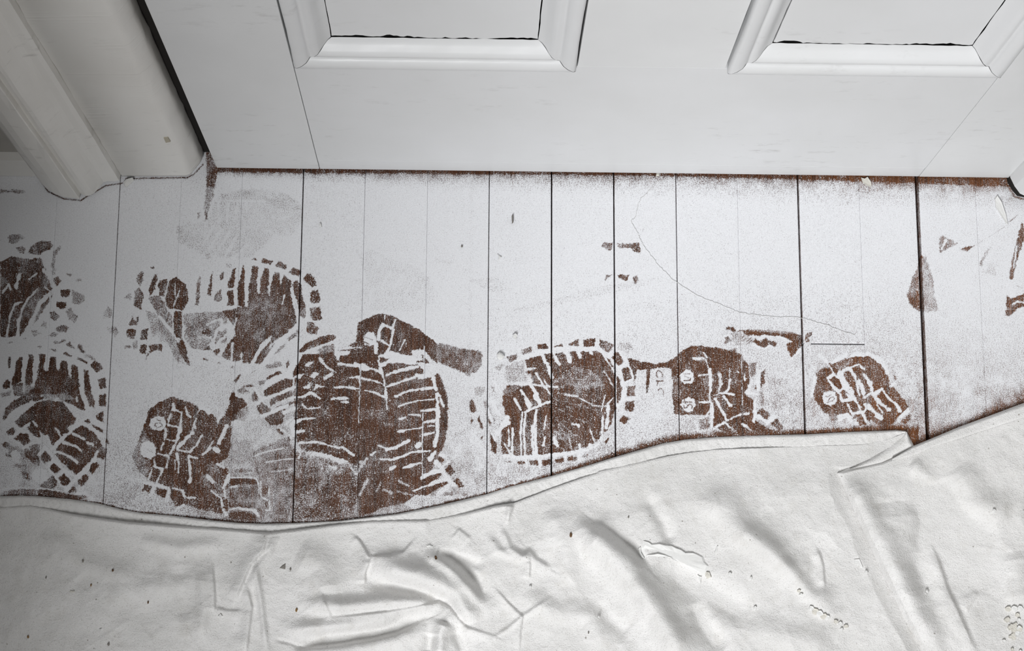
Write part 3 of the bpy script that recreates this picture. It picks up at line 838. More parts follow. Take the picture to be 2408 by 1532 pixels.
m S 1 12 1480,1040 1520,1150 1500,1320 1400,1500
m S .97 8 1540,1350 1720,1340
m S 1 2.5 1345,900 1345,1480
m S .95 3 1120,1320 1080,1532
m S .9 5 1290,1340 1180,1450
m S .7 3 1100,780 1280,1060
m S .8 3 1230,1030 1350,1150
m S .65 5 200,1230 560,1300 900,1480 1180,1500
n S 1 6 970,265 1190,160 1360,100
n S 1 11 1120,0 1210,150
n S .97 7 960,40 1040,200
n S .95 5 800,60 900,240
n S .97 5 930,270 900,530 910,960
n S 1 5 978,280 950,560 970,960
n S 1 7 1150,230 1120,400 1120,500 1130,700 1150,960
n S .95 6 1090,490 1080,700 1100,930
n S .85 4 1300,330 1270,530
n S .97 6 770,510 770,960
n S .95 5 710,540 720,800
n S .9 4 640,760 740,930
n S 1 6 1275,670 1265,790
n S 1 10 1430,660 1440,730 1480,790
n S .97 6 1820,770 1835,860
n S 1 10 1990,780 2030,830
n S .93 4 1990,540 2060,740
n S .97 9 2280,180 2250,510
n S .95 6 2190,330 2180,530
n S .95 2.5 2230,0 2170,250
n S .95 13 700,450 600,480 520,600
n S .97 11 620,440 690,350
n S .97 10 440,80 560,310
n S .97 6 375,200 440,400
n S .95 4 440,600 500,720
n P 1 1790,460 1835,470 1825,510 1790,495
n S .9 5 1700,450 1800,470
n S .5 2 1400,40 1700,220
n S .5 2 1420,180 1900,420
n S .5 2 1400,330 1760,640
n S .45 2 1450,560 1750,900
n S .5 2 1600,100 2100,240
n S .5 2 1500,480 1700,740
n S .6 3 1650,600 1700,880
n S .95 9 640,960 1000,975 1370,940 1700,910 1960,860 2130,770
n S .95 7 985,980 990,1140
n S .95 8 1200,1000 1205,1160
n S .97 8 1600,930 1610,1040
n S .97 9 1810,900 1830,1010
n S .97 8 2170,570 2160,700
l S 1 9 1330,1060 1450,1250 1540,1450
l S .97 6 1150,1180 1260,1320 1340,1480
l S .97 6 1020,1350 1110,1500
l S .9 5 1600,960 1680,1080
l S .93 5 1450,830 1560,1020 1760,1270
l S .95 7 1320,950 1350,1060
l S .9 6 1060,1050 1300,1060 1560,1090 1872,1110
l S .9 5 1220,760 1430,740
l S .95 5 600,1000 760,1200
#I
v P .13 350,780 340,560 380,400 380,310 470,250 560,245 680,260 830,290 880,320 940,400 950,560 900,620 985,680 990,770 985,830 1090,895 1210,935 830,945 700,900 640,880 640,790 400,790
v P .35 550,830 620,820 635,890 550,910
v P .12 1010,760 1040,735 1110,780 1080,835 1000,790
v P .1 1110,860 1150,810 1215,880 1180,915
v P .15 1030,470 1060,430 1065,540 1030,580
v P .16 985,590 1000,540 1010,600
v P .42 1025,605 1060,620 1060,720 1030,720
v P .4 945,380 1000,370 990,480 950,500
v P .3 550,480 620,480 620,560 550,560
v P .28 690,560 760,700 800,760 740,760 680,660
v P .96 450,430 500,460 510,500 490,540 440,550 400,520 400,470
v P .94 463,650 510,670 520,710 500,755 460,770 420,750 405,710 420,670
v S 1 6 505,345 582,345
v S .95 4 600,350 640,470
v S .95 6 545,480 625,470
v S 1 8 632,430 640,600
v S .95 5 635,610 630,690
v S .97 6 550,690 640,690
v S .97 9 648,700 650,820 645,890
v S .75 9 708,470 720,540 705,610
v S .93 6 790,510 780,590 760,610
v S .97 6 690,625 760,615 820,630
v S .93 8 675,660 740,780 765,830
v S .9 6 740,640 800,720
v S .97 7 650,900 750,850 840,930
v S .9 4 860,790 940,780
v S .85 3 760,840 880,780
v S .95 6 890,860 980,930
v S .97 8 985,680 990,790 980,840
v S .97 6 920,620 1010,630
v S .95 11 1020,440 1010,590
v S .9 9 962,520 935,600
v S .97 10 1000,800 1090,850
v S .97 10 1085,850 1150,800
v S .95 4 600,800 640,750
p S .85 2 702,450 715,1100
p S .9 3 545,600 540,720
p S .9 5 200,400 240,460
p S .95 4 740,680 745,760
p S .9 5 640,640 660,660
o S .15 3 735,830 705,770 730,710 770,695 820,740 840,800 825,815
o S .15 3.4 715,905 855,903
o S .15 3.4 745,920 725,990
o S .15 3 740,1090 790,1055 840,1070 860,1130 820,1170
o S .2 2 860,1160 855,1210
o S .2 3 1260,760 1380,765
o S .3 2.5 1270,800 1370,850
o S .2 3 1260,900 1390,890 1400,850
o S .15 3 1250,1325 1420,1330
o S .2 3 1270,1280 1290,1350
o S .2 3 1260,1400 1270,1450 1320,1440 1340,1390 1390,1370 1430,1410 1420,1460
#M
p P .1 490,60 520,55 590,50 630,100 610,130 560,95 500,90
p P .1 650,100 780,85 900,90 1100,110 1300,140 1480,150 1510,160 1520,270 1430,420 1380,475 1330,440 1350,390 1310,370 1310,280 1380,260 1310,200 1200,180 1000,165 900,170 780,160 680,130
p P .45 640,85 900,80 1200,100 1480,140 1300,145 900,105
p P .12 850,250 880,190 940,240 1040,195 1060,240 1140,240 1180,270 1140,330 1080,290 1010,345 950,320 900,290
p P .35 480,190 520,180 560,240 490,290
p P .12 1540,170 1600,120 1655,115 1640,160 1600,190 1610,250 1560,260
p P .6 560,130 700,100 860,240 800,290 660,300 560,240
p S .2 2 700,210 760,150
p S .2 2 720,240 800,170
p S .2 2 740,270 830,200
p S .2 2 780,280 850,220
p P .42 560,330 650,330 640,380 560,380
p S 1 5 1320,400 1360,480 1400,440 1450,400 1500,330
p S 1 5 850,290 1000,350 1080,300 1150,340
p S 1 5 920,220 1000,170 1240,190 1300,230
#J
q P .13 150,780 190,560 220,470 310,400 430,370 400,310 470,330 620,260 720,230 850,200 980,180 1100,210 1240,270 1330,380 1380,530 1410,640 1470,700 1540,760 1620,880 1720,1010 1700,1080 1620,1140 1530,1210 1450,1330 1380,1360 1250,1370 1200,1310 1100,1240 1020,1330 900,1320 860,1210 790,1250 830,1160 700,1160 620,1130 540,1250 430,1230 400,1150 320,1100 260,1020 180,900
q P .3 480,340 620,260 800,230 820,300 700,380 560,430
q P .28 220,470 310,400 330,480 240,520
q P .3 430,1130 600,1130 540,1250 430,1230
q P .25 900,880 1130,760 1200,900 1020,1010
q P .28 1040,1100 1150,1250 1250,1370 1200,1310 1060,1180
q S 1 10 700,180 620,215 500,290
q S 1 10 780,195 900,165 1060,165 1130,200 1260,270 1330,370 1370,460
q S .98 8 130,850 165,680 190,550
q P .95 430,755 500,780 540,860 530,950 440,1010 350,980 305,880 330,800
q S .2 2.5 400,930 430,880 480,865 505,890 470,930 410,945 380,960
q S .2 2.5 355,850 400,860 450,825
q S 1 8 260,180 390,300
q S .97 3 390,310 500,480
q S 1 9 400,555 500,500 570,550
q S .97 15 590,480 660,640 780,800
q S .97 8 400,600 550,755
q S .97 8 570,790 660,700
q S .97 7 590,800 640,930 800,890
q S .97 7 800,850 880,960 920,1060
q S .95 6 720,990 790,1130
q S 1 8 800,1140 950,1110 1040,1290
q S .95 7 560,480 720,400 900,330 980,400
q S .97 8 780,420 870,620 910,820
q S .95 11 900,590 980,800
q S .95 10 1000,500 1100,650 1130,790
q S .9 7 1000,870 1130,780
q S .95 10 1130,830 1280,730
q S .97 6 1280,740 1400,900 1520,1000
q P 1 1500,970 1590,1030 1615,1100 1540,1120
q S .88 10 1150,850 1250,960 1400,1080
q S .88 12 1000,990 1130,1080 1250,1200
q S .85 4 1200,1000 1290,1120
q S .95 7 1040,1030 970,1110
q S .97 7 1430,690 1480,640
q S .97 9 1590,1190 1710,1080
q S .97 10 1560,1250 1480,1320 1390,1380
q S .95 15 600,1200 720,1170 790,1290 860,1330
q S .9 6 700,810 770,870
q S .95 6 1050,1260 1080,1330 950,1340
q P .2 1590,1270 1740,1140 1770,1190 1690,1310
q P .18 1460,470 1520,540 1510,590 1480,560
q P .3 1550,660 1620,670 1660,740
#N and right edge
r P .36 600,960 640,840 645,1340 600,1350 530,1280 510,1200 540,1090
r P .5 640,840 700,910 740,1060 760,1200 790,1340 680,1360 648,1340
r P .22 515,1190 560,1180 640,1200 640,1345 600,1350 530,1280
r P .42 660,830 690,870 680,890
r P .42 800,690 830,665 970,735 800,830
r S .95 6 820,790 860,710
r P .3 990,790 1040,770 1130,750 1060,805 1010,800
r P .5 1160,920 1220,810 1270,750 1200,900 1180,960
r P .27 1540,550 1563,560 1563,700 1500,900 1460,1060 1430,1060 1450,900 1500,700
r S .9 4 1500,760 1470,960
r P .2 1395,1390 1410,1200 1450,1240 1563,1190 1563,1310 1500,1330 1430,1400
r S .95 5 1460,1290 1500,1260 1563,1275
r S .4 1.5 1150,740 1410,575
r S .35 3 1430,545 1510,480
r P .75 1180,1000 1300,900 1320,1030
r S .5 2 1500,1120 1550,1140
#L
s P .2 1640,480 1660,455 1720,460 1700,510
s P .27 1740,460 1880,460 1890,530 1850,520 1830,490 1750,490
s P .4 1660,700 1670,655 1720,660
s P .22 1735,655 1820,665 1810,700 1750,680
s P .35 1840,680 1870,655 1875,700 1860,725
'''  # casing foot strokes: shaded gap under the casings, painted as bare wood
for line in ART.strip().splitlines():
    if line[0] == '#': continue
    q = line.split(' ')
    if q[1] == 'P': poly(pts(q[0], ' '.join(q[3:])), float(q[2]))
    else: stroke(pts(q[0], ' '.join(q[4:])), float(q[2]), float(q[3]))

# edge of the drop cloth (hem line) in the photograph, used both for the cloth and for the unsprayed band beside it
EDGE = np.array([(-90,1172),(0,1168),(50,1166.5),(90,1168),(166,1175),(232,1185),(282,1198),(335,1208),(399,1213),(498,1225),(565,1231),(621,1233),(698,1231),(800,1226),(839,1221),(932,1210),(1032,1190),(1145,1163),(1198,1146),(1298,1120),(1368,1100),(1446,1076),(1506,1059),(1558,1044),(1611,1035),(1685,1029),(1797,1025),(1900,1022.5),(1998,1017),(2108,1013),(2130,1015)])
FLAPTOP = np.array([(1968,1113),(2015,1101),(2074,1088.5),(2100,1078),(2146,1050),(2183,1035),(2253,1005.5),(2317,982),(2408,948),(2500,914)])
# unsprayed strip under the door and beside the cloth
dl = np.interp(GX, [470, 510, 800, 1500, 1900, 2150, 2400], [360, 404, 407, 412, 422, 430, 440])
wd = np.interp(GX, [500, 900, 1500, 2400], [16, 38, 58, 84])
k = np.clip((UY-dl)/wd, 0, 1); lim = np.where(k <= 0, .03, .3+.7*k**.6)
CV = np.where(GX > 508, np.minimum(CV, lim), CV)
ye = np.interp(GX, EDGE[:, 0], EDGE[:, 1]); dd = ye-UY
bw = np.interp(GX, [0, 300, 560, 900, 1250, 1500, 1800, 2130], [3, 5, 8, 6, 9, 24, 20, 22])
k = np.clip((dd-bw*.35)/bw, 0, 1); CV = np.where(GX < 2160, np.minimum(CV, .06+1.0*k**.8), CV)
yf = np.interp(GX, FLAPTOP[:, 0], FLAPTOP[:, 1]); dd = (yf-UY)*.92
bw = np.interp(GX, [2140, 2200, 2300, 2420], [46, 38, 40, 72]); k = np.clip((dd-2)/bw, 0, 1)
CV = np.where(GX > 2142, np.minimum(CV, .12+.8*k**.8), CV)
# uneven dust on the bare wood
CV = np.where(CV < .3, CV+.03, CV)
CV = CV+np.clip(vnoise((NH, NW), 26, 41)*.13+vnoise((NH, NW), 8, 42)*.10+vnoise((NH, NW), 60, 43)*.06, -.10, .3)*np.where(CV < .7, 1, .35)
# soften a touch
for ax in (0, 1): CV = (np.roll(CV, 1, ax)+8*CV+np.roll(CV, -1, ax))/10
def paint_at(px, py):
    x = np.clip(px-PX0-.5, 0, NW-1.001); y = np.clip(py-PY0-.5, 0, NH-1.001)
    i, j = y.astype(int), x.astype(int); fy, fx = y-i, x-j
    return CV[i, j]*(1-fx)*(1-fy)+CV[i, j+1]*fx*(1-fy)+CV[i+1, j]*(1-fx)*fy+CV[i+1, j+1]*fx*fy
def hue_at(px): return np.clip(np.interp(px, [0, 500, 700, 1100, 1500, 1850, 2000, 2408], [.1, .22, .15, .2, .26, .38, .62, .6]), 0, 1)

# ================================================================== floor
floor = empty('floor', (0, 0, 0), kind='structure')
sub = bm_obj('subfloor', box_bm(-.75, .85, -.7, .74, -.045, -.022), MDARK, floor)
# seams: world x, gap width (m)
SEAMS = [(-.538,.00014),(-.4745,.00014),(-.4125,.0002),(-.3507,.00055),(-.290,.00014),(-.2293,.00025),(-.1684,.0010),(-.1067,.00032),(-.0440,.00014),(.0177,.00065),
         (.0803,.0013),(.1428,.0013),(.2053,.0007),(.2672,.00014),(.3285,.0018),(.3902,.0002),(.4489,.0036),(.5080,.00014),(.570,.0005)]
YJ = float(at(1960, 809)[1])
def add_attr(o, name, vals):
    at_ = o.data.attributes.new(name, 'FLOAT', 'POINT'); at_.data.foreach_set('value', np.asarray(vals, np.float32))
def plank(x0, x1, ya, yb, dz, ga=.001, gb=.001):
    ys = np.concatenate([np.arange(ya, .17, .05), np.arange(max(ya, .17), min(yb, .585), .00095), np.arange(max(.585, ya), yb, .04), [yb]])
    ys = np.unique(np.round(ys, 6)); nx = int((x1-x0)/.00095)
    xs = np.concatenate([[x0], np.linspace(x0+.0002, x1-.0002, nx), [x1]])
    X, Y = np.meshgrid(xs, ys); Z = np.full(X.shape, dz); Z[:, 0] -= .0003 if ga > .0005 else .0001; Z[:, -1] -= .0003 if gb > .0005 else .0001; Z[0] -= .0004; Z[-1] -= .0004
    px, py = to_px(X, Y)
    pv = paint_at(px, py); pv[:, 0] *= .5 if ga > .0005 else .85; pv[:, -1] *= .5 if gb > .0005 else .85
    nr, nc = X.shape
    V = np.stack([X, Y, Z], -1).reshape(-1, 3); F = grid_faces(nr, nc)[:, ::1]
    # skirt down the four sides
    idx = np.arange(nr*nc).reshape(nr, nc)
    ring = np.concatenate([idx[0, :], idx[1:, -1], idx[-1, -2::-1], idx[-2:0:-1, 0]])
    B = V[ring].copy(); B[:, 2] = -.021; bi = len(V)+np.arange(len(ring))
    F = np.concatenate([F, np.stack([np.roll(ring, -1), ring, bi, np.roll(bi, -1)], -1)])
    o = mesh_obj('plank', np.concatenate([V, B]), F, MF, floor, smooth=False)
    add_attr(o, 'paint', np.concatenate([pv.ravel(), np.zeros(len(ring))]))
    add_attr(o, 'hue', np.concatenate([hue_at(px).ravel(), np.full(len(ring), .1)]))
PZ = []
for k in range(len(SEAMS)-1):
    x0 = SEAMS[k][0]+SEAMS[k][1]/2; x1 = SEAMS[k+1][0]-SEAMS[k+1][1]/2
    dz = rng.uniform(-.0003, 0); PZ.append(dz); g0, g1 = SEAMS[k][1], SEAMS[k+1][1]
    if 14 <= k < 15:
        plank(x0, x1, -.66, YJ-.0006, dz, g0, g1); plank(x0, x1, YJ+.0006, .72, dz-.0002, g0, g1)
    else: plank(x0, x1, -.66, .72, dz, g0, g1)

# ------------------------------------------------------------------ boot prints (thin films of scuffed bare wood)
gapx = [(s, g) for s, g in SEAMS]
TAKEN = []
def boot_print(name, label, P, cat='footprint', group=None):
    P = np.array([[float(q) for q in p.split(',')] for p in P.split()])
    wp = at(P[:, 0], P[:, 1])
    xs = np.arange(wp[:,0].min()-.002, wp[:,0].max()+.002, .00058); ys = np.arange(wp[:,1].min()-.002, wp[:,1].max()+.002, .00058)
    X, Y = np.meshgrid(xs, ys); px, py = to_px(X, Y)
    ins = inside(P, px, py) & (py < np.interp(px, EDGE[:,0], EDGE[:,1])-2)
    for T_ in TAKEN: ins &= ~inside(T_, px, py)
    TAKEN.append(P)
    for s, g in gapx: ins &= np.abs(X-s) > g/2+.0003
    ok = ins[:-1, :-1] & ins[1:, :-1] & ins[:-1, 1:] & ins[1:, 1:]
    F = grid_faces(*X.shape, mask=ok)
    used, inv = np.unique(F, return_inverse=True)
    V = np.stack([X, Y, np.array(PZ)[np.clip(np.searchsorted([q[0] for q in SEAMS], X)-1, 0, len(PZ)-1)]+.00004], -1).reshape(-1, 3)[used]
    c = (float(V[:,0].mean()), float(V[:,1].mean()), 0)
    o = mesh_obj(name, V, inv.reshape(-1, 4), MF, loc=c, label=label, cat=cat, group=group)
    add_attr(o, 'paint', paint_at(px, py).reshape(-1)[used]); add_attr(o, 'hue', hue_at(px).reshape(-1)[used])
PRINTS = [
 ('boot_print', 'dark smudged boot print with curved ribs at left edge below door casing', '-20,545 60,545 125,560 150,580 165,640 205,690 195,760 150,800 -20,800'),
 ('boot_print', 'brown toe print with straight ribs and square edge lugs at lower left corner', '-20,802 150,802 215,840 252,900 256,1080 210,1160 100,1168 -20,1160'),
 ('boot_print', 'whole smeared boot print, heel to toe, pointing right under the faint print', '240,700 300,640 350,620 470,640 560,610 620,600 700,630 760,690 768,760 740,800 700,800 610,865 530,860 450,835 440,850 300,830 260,790'),
 ('boot_print', 'pale ghost boot print in white paint beneath the door left corner', '410,520 500,450 620,440 700,480 760,510 750,560 690,600 600,600 530,612 430,570'),
 ('boot_print', 'pale ghost toe print left of the floor centre, no bare wood', '825,590 900,588 1000,640 1030,700 1020,735 940,740 860,725 830,690'),
 ('heel_print', 'brown heel print with two white number discs near hem, lower left', '300,1075 320,990 345,960 400,930 470,950 525,975 535,940 560,900 590,945 565,985 540,1000 540,1180 500,1200 430,1190 330,1160'),
 ('boot_print', 'largest overlapping cluster of brown ribbed boot prints left of centre', '600,950 610,900 690,800 780,780 840,800 900,840 1010,840 1050,930 1055,1020 1035,1080 1090,1130 1075,1165 1000,1185 840,1212 545,1222 545,1100 600,1040'),
 ('heel_print', 'brown domed heel print smeared right in a brown tail, atop rib cluster', '836,780 850,750 900,736 960,752 1030,800 1090,822 1140,830 1145,870 1115,890 1010,835 900,835 850,810'),
 ('boot_print', 'round brown toe print with radiating scratches right of floor centre', '1100,905 1150,860 1215,815 1310,795 1410,793 1490,812 1500,860 1497,950 1480,1000 1440,1020 1425,1060 1380,1098 1180,1100 1110,1000'),
 ('heel_print', 'brown heel print with CLC arch lettering and two number discs', '1470,850 1560,850 1590,815 1700,810 1745,840 1775,860 1800,880 1800,965 1845,1000 1800,1012 1700,1012 1640,990 1575,975 1560,1020 1505,1020'),
 ('heel_print', 'orange brown heel print with one number disc beside the cloth corner', '1905,940 1915,890 1955,862 2030,832 2075,850 2105,900 2145,960 2146,1000 2090,1008 2000,1012 1930,980'),
]
for p in PRINTS: boot_print(*p)
SCUFFS = [
 ('scuff_mark', 'ragged brown scrape above the lettered heel print', '1700,765 1800,772 1912,778 1908,810 1880,850 1850,838 1840,815 1790,825 1700,815'),
 ('scuff_mark', 'brown teardrop scuff across the widest floor gap at right', '2165,595 2180,600 2208,735 2160,740 2130,700 2140,650'),
 ('scuff_mark', 'upper of two short brown scuff bars on white floor', '1408,565 1512,565 1512,602 1408,600'),
 ('scuff_mark', 'lower of two short brown scuff bars on white floor', '1415,640 1506,640 1506,676 1415,672'),
 ('scuff_mark', 'small grey triangular scuff right of the widest floor gap', '2204,552 2256,570 2206,602'),
 ('scuff_mark', 'long slanting brown scuff stripe at right frame edge', '2370,660 2395,520 2412,520 2412,600 2385,662'),
 ('scuff_mark', 'forked brown scuff at right frame edge below slanting stripe', '2360,690 2412,685 2412,735 2362,750'),
]
for p in SCUFFS: boot_print(p[0], p[1], p[2], 'scuff')

# ================================================================== door
YD = 0.5612
door = empty('door_1', (.141, YD, 0), kind='structure')
door['label'] = 'white painted panelled door standing just above the floorboards'
def dpart(name, bm, mat=MD, parent=None, smooth=False):
    p = parent or door
    o = bm_obj(name, bm, mat, p, smooth=smooth); o.matrix_parent_inverse = p.matrix_world.inverted() if p.type == 'MESH' else Matrix.Translation(-Vector(p.location)); return o
DZ0 = .0045; DH = 1.98; DT = .040
XL, XR = -.2548, .548
P1 = (-.1520, .0886); P2 = (.2138, .4502); PZ0 = .305; PZ1 = .84
G = .00022
def board(name, x0, x1, z0, z1, mat=MD, bevel=.0012, y0=YD):
    return dpart(name, box_bm(x0, x1, y0, YD+DT, z0, z1, bevel, 2), mat)
board('stile', XL, P1[0]-G, DZ0, DH, MDv, .0012)
board('stile', P2[1]+G, XR, DZ0, DH, MDv, .0008)
board('rail', P1[0]+G, P2[1]-G, .0338, PZ0, MD, .0004)
board('edge_strip', P1[0]+G, P2[1]-G, DZ0, .0330, MD, .0006, YD+.0003)
board('muntin', P1[1], P2[0], PZ0+.00012, PZ1, MDv, .0003)
board('rail', P1[0]+G, P2[1]-G, PZ1, PZ1+.2, MD, .0004)
board('muntin', P1[1], P2[0], PZ1+.2, 1.86, MDv, .0003)
board('rail', P1[0]+G, P2[1]-G, 1.86, DH, MD, .0004)
dpart('light_block_backing', box_bm(P1[0]-.01, P2[1]+.01, YD+.026, YD+.034, PZ0-.01, 1.87), MDARK)  # dark backing added behind the panels to block light in the joints
# bolection moulding profile: (inset, height in front of the door face); negative = recessed
PROF = [(.0010,-.0060),(.0011,.0042),(.0018,.0058),(.004,.0068),(.0085,.0066),(.0125,.0052),(.0148,.0028),(.0158,.0012),(.0172,.0014),(.0195,.0022),(.0225,.0014),(.0252,-.0012),(.0282,-.0052),(.0312,-.0082),(.0345,-.0098)]
def moulding(x0, x1, z0, z1, side):
    bm = bmesh.new(); n = 26
    rows = []
    for k in range(n+1):
        t = k/n; row = []
        for (u, h) in PROF:
            jit = random.gauss(0, .00018); 
            if u > .034: jit *= 2.2
            e = .0003
            if side == 'right' or side == 'left': u = u+((.0006+.0018*t*(1-t)+.0009*math.sin(t*9)**2*(1-t)**2)*(1 if u < .003 else max(0, 1-u/.008)))
            if side == 'bottom': x = (x0+u+e)*(1-t)+(x1-u-e)*t; z = z0+u
            elif side == 'top': x = (x0+u+e)*(1-t)+(x1-u-e)*t; z = z1-u
            elif side == 'left': x = x0+u; z = (z0+u+e)*(1-t)+(z1-u-e)*t
            else: x = x1-u; z = (z0+u+e)*(1-t)+(z1-u-e)*t
            if side in ('bottom', 'top'): z += jit
            else: x += jit*.5
            row.append(bm.verts.new((x, YD-h+random.gauss(0, .00006), z)))
        rows.append(row)
    for k in range(n):
        for j in range(len(PROF)-1):
            bm.faces.new((rows[k][j], rows[k][j+1], rows[k+1][j+1], rows[k+1][j]))
    o = dpart('moulding', bm, MD, smooth=True)
    return o
def panel(x0, x1, z0, z1, mat=MD):
    # a flat panel whose lower and side edges shrank unevenly and left a thin open joint
    bm = bmesh.new(); ins = .0352; y = YD+.0095
    loop = []
    n = 60
    w = [0]
    for k in range(n): w.append(w[-1]*.88+random.gauss(0, .0005))
    for k in range(n+1): loop.append((x0+ins+(x1-x0-2*ins)*k/n, y, z0+ins+.0024+.0014*random.random()+max(-.0018, 2.0*w[k])))
    for k in range(1, 41): loop.append((x1-ins-.0001-random.random()*.0004, y, z0+ins+(z1-z0-2*ins)*k/40))
    loop.append((x0+ins, y, z1-ins))
    for k in range(39, 0, -1): loop.append((x0+ins+.0001+random.random()*.0003, y, z0+ins+(z1-z0-2*ins)*k/40))
    f = bm.faces.new([bm.verts.new(p) for p in loop])
    e = bmesh.ops.extrude_face_region(bm, geom=[f])
    for v_ in [g for g in e['geom'] if isinstance(g, bmesh.types.BMVert)]: v_.co.y += .009
    dpart('panel', bm, mat)
for (a_, b_) in (P1, P2):
    for z0, z1 in ((PZ0, PZ1), (PZ1+.2, 1.86)):
        panel(a_, b_, z0, z1)
        for sd in ('bottom', 'left', 'right', 'top'): moulding(a_, b_, z0, z1, sd)

# ================================================================== frame, casings, walls
def extrude_profile(name, prof, z0, z1, mat, parent=None, wob=0.0, nz=1, base=None, smooth=False, **kw):
    bm = bmesh.new(); n = len(prof); zs = np.linspace(0, 1, nz+1)**1.6
    rows = []
    for t in zs:
        row = []
        for i, (x, y) in enumerate(prof):
            zb = z0+(base[i]+abs(random.gauss(0, .0008)) if base else 0)
            z = zb+(z1-zb)*t; j = wob if 0 < t < 1 else wob*.6
            row.append(bm.verts.new((x+random.gauss(0, 1)*j, y+random.gauss(0, 1)*j, z)))
        rows.append(row)
    for a_, b_ in zip(rows[:-1], rows[1:]):
        for i in range(n): bm.faces.new((a_[i], a_[(i+1) % n], b_[(i+1) % n], b_[i]))
    bm.faces.new(rows[0][::-1]); bm.faces.new(rows[-1])
    return bm_obj(name, bm, mat, parent, smooth=smooth, **kw)
tl = empty('trim_1', (-.35, .553, 0), kind='structure'); tl['label'] = 'grey white moulded door casing left of the door'
def tpart(o, p=tl): o.matrix_parent_inverse = Matrix.Translation(-Vector(p.location)); return o
JX = -.2693
jamb = [(-.3488,.5515),(-.2846,.5531),(-.2818,.5538),(-.2795,.5552),(-.2775,.5570),(-.2712,.5648),(-.2695,.5678),(-.2690,.5710),(-.2690,.66),(-.3488,.66)]
tpart(extrude_profile('jamb', jamb, .0026, 2.05, MJ, tl, .00032, 60, smooth=True, base=[.0004,.0003,.001,.002,.003,.004,.004,.004,.0,.0]))
arch = [(-.4319,.5600),(-.4319,.5507),(-.4290,.5445),(-.4218,.5371),(-.4140,.5325),(-.4058,.5298),(-.3960,.5284),(-.3905,.5280),(-.3896,.5284),(-.3889,.5335),(-.3862,.5318),(-.3825,.5306),(-.3790,.5311),(-.3755,.5332),(-.3716,.5373),(-.3684,.5412),(-.3655,.5440),(-.3610,.5450),(-.3545,.5452),(-.3505,.5462),(-.3494,.5515),(-.3494,.5600)]
tpart(extrude_profile('architrave', arch, .0020, 2.05, MJA, tl, .0002, 40, base=[0,.001,.001,.0005,.0003,.0003,.0003,.0003,.0004,.0006,.001,.0015,.0016,.002,.0025,.004,.0045,.005,.005,.004,.003,.002]))
tpart(bm_obj('door_stop', box_bm(-.2690, -.2545, YD+DT+.004, .66, .002, 2.0, .001), MJ, tl))
tpart(bm_obj('jamb_lining', box_bm(-.2691, -.262, YD+.018, .66, .0, 2.0), MDARK, tl))
tr = empty('trim_2', (.57, .55, 0), kind='structure'); tr['label'] = 'white door casing at the right edge of the door'
rc = [(.5395,.66),(.5395,.5640),(.5402,.5590),(.5440,.5500),(.5490,.5425),(.5560,.5400),(.640,.5385),(.640,.66)]
tpart(extrude_profile('casing_board', rc, .011, 2.05, MD, tr, .0002, 40, base=[0,.002,.002,.001,0,0,0,0]), tr)
ri = [(.5400,.65),(.5400,.5645),(.5412,.5575),(.5452,.5495),(.5500,.5437),(.5570,.5418),(.632,.540),(.632,.65)]
tpart(extrude_profile('casing_base', ri, .0004, .0125, MDARK, tr, .0002, 3), tr)
o = mesh_obj('paint_flake', [(x_, y_-dy, z_) for dy in (0, .0012) for (x_, z_), y_ in zip([on_y(a_, b_, .5530) for a_, b_ in ((385,323),(395,322),(401,332),(390,334))], [.5533]*4)],
    [[3,2,1,0],[4,5,6,7],[0,1,5,4],[1,2,6,5],[2,3,7,6],[3,0,4,7]], MCREAM, tl); tpart(o)
# walls round the opening, base board in the left corner
bm_obj('wall_back', box_bm(-1.0, -.4319, .560, .66, 0, 2.5), MWALL, kind='structure')
bb = extrude_profile('baseboard_left', [(-.48,.5602),(-.48,.5515),(-.4321,.5515),(-.4321,.5602)], .0006, .052, MJ, None, .0001, 3, kind='structure')
bm_obj('wall_back_right', box_bm(.640, 1.4, .560, .66, 0, 2.5), MWALL, kind='structure')
bm_obj('wall_above_door', box_bm(-.4319, .640, .560, .66, 2.055, 2.5), MWALL, kind='structure')
bm_obj('light_blocker_left', box_bm(-.60, -.50, -1.0, .56, -.02, 2.5, .004), MBLOCK, kind='structure')  # unseen wall, added to block the lamp and darken the left side

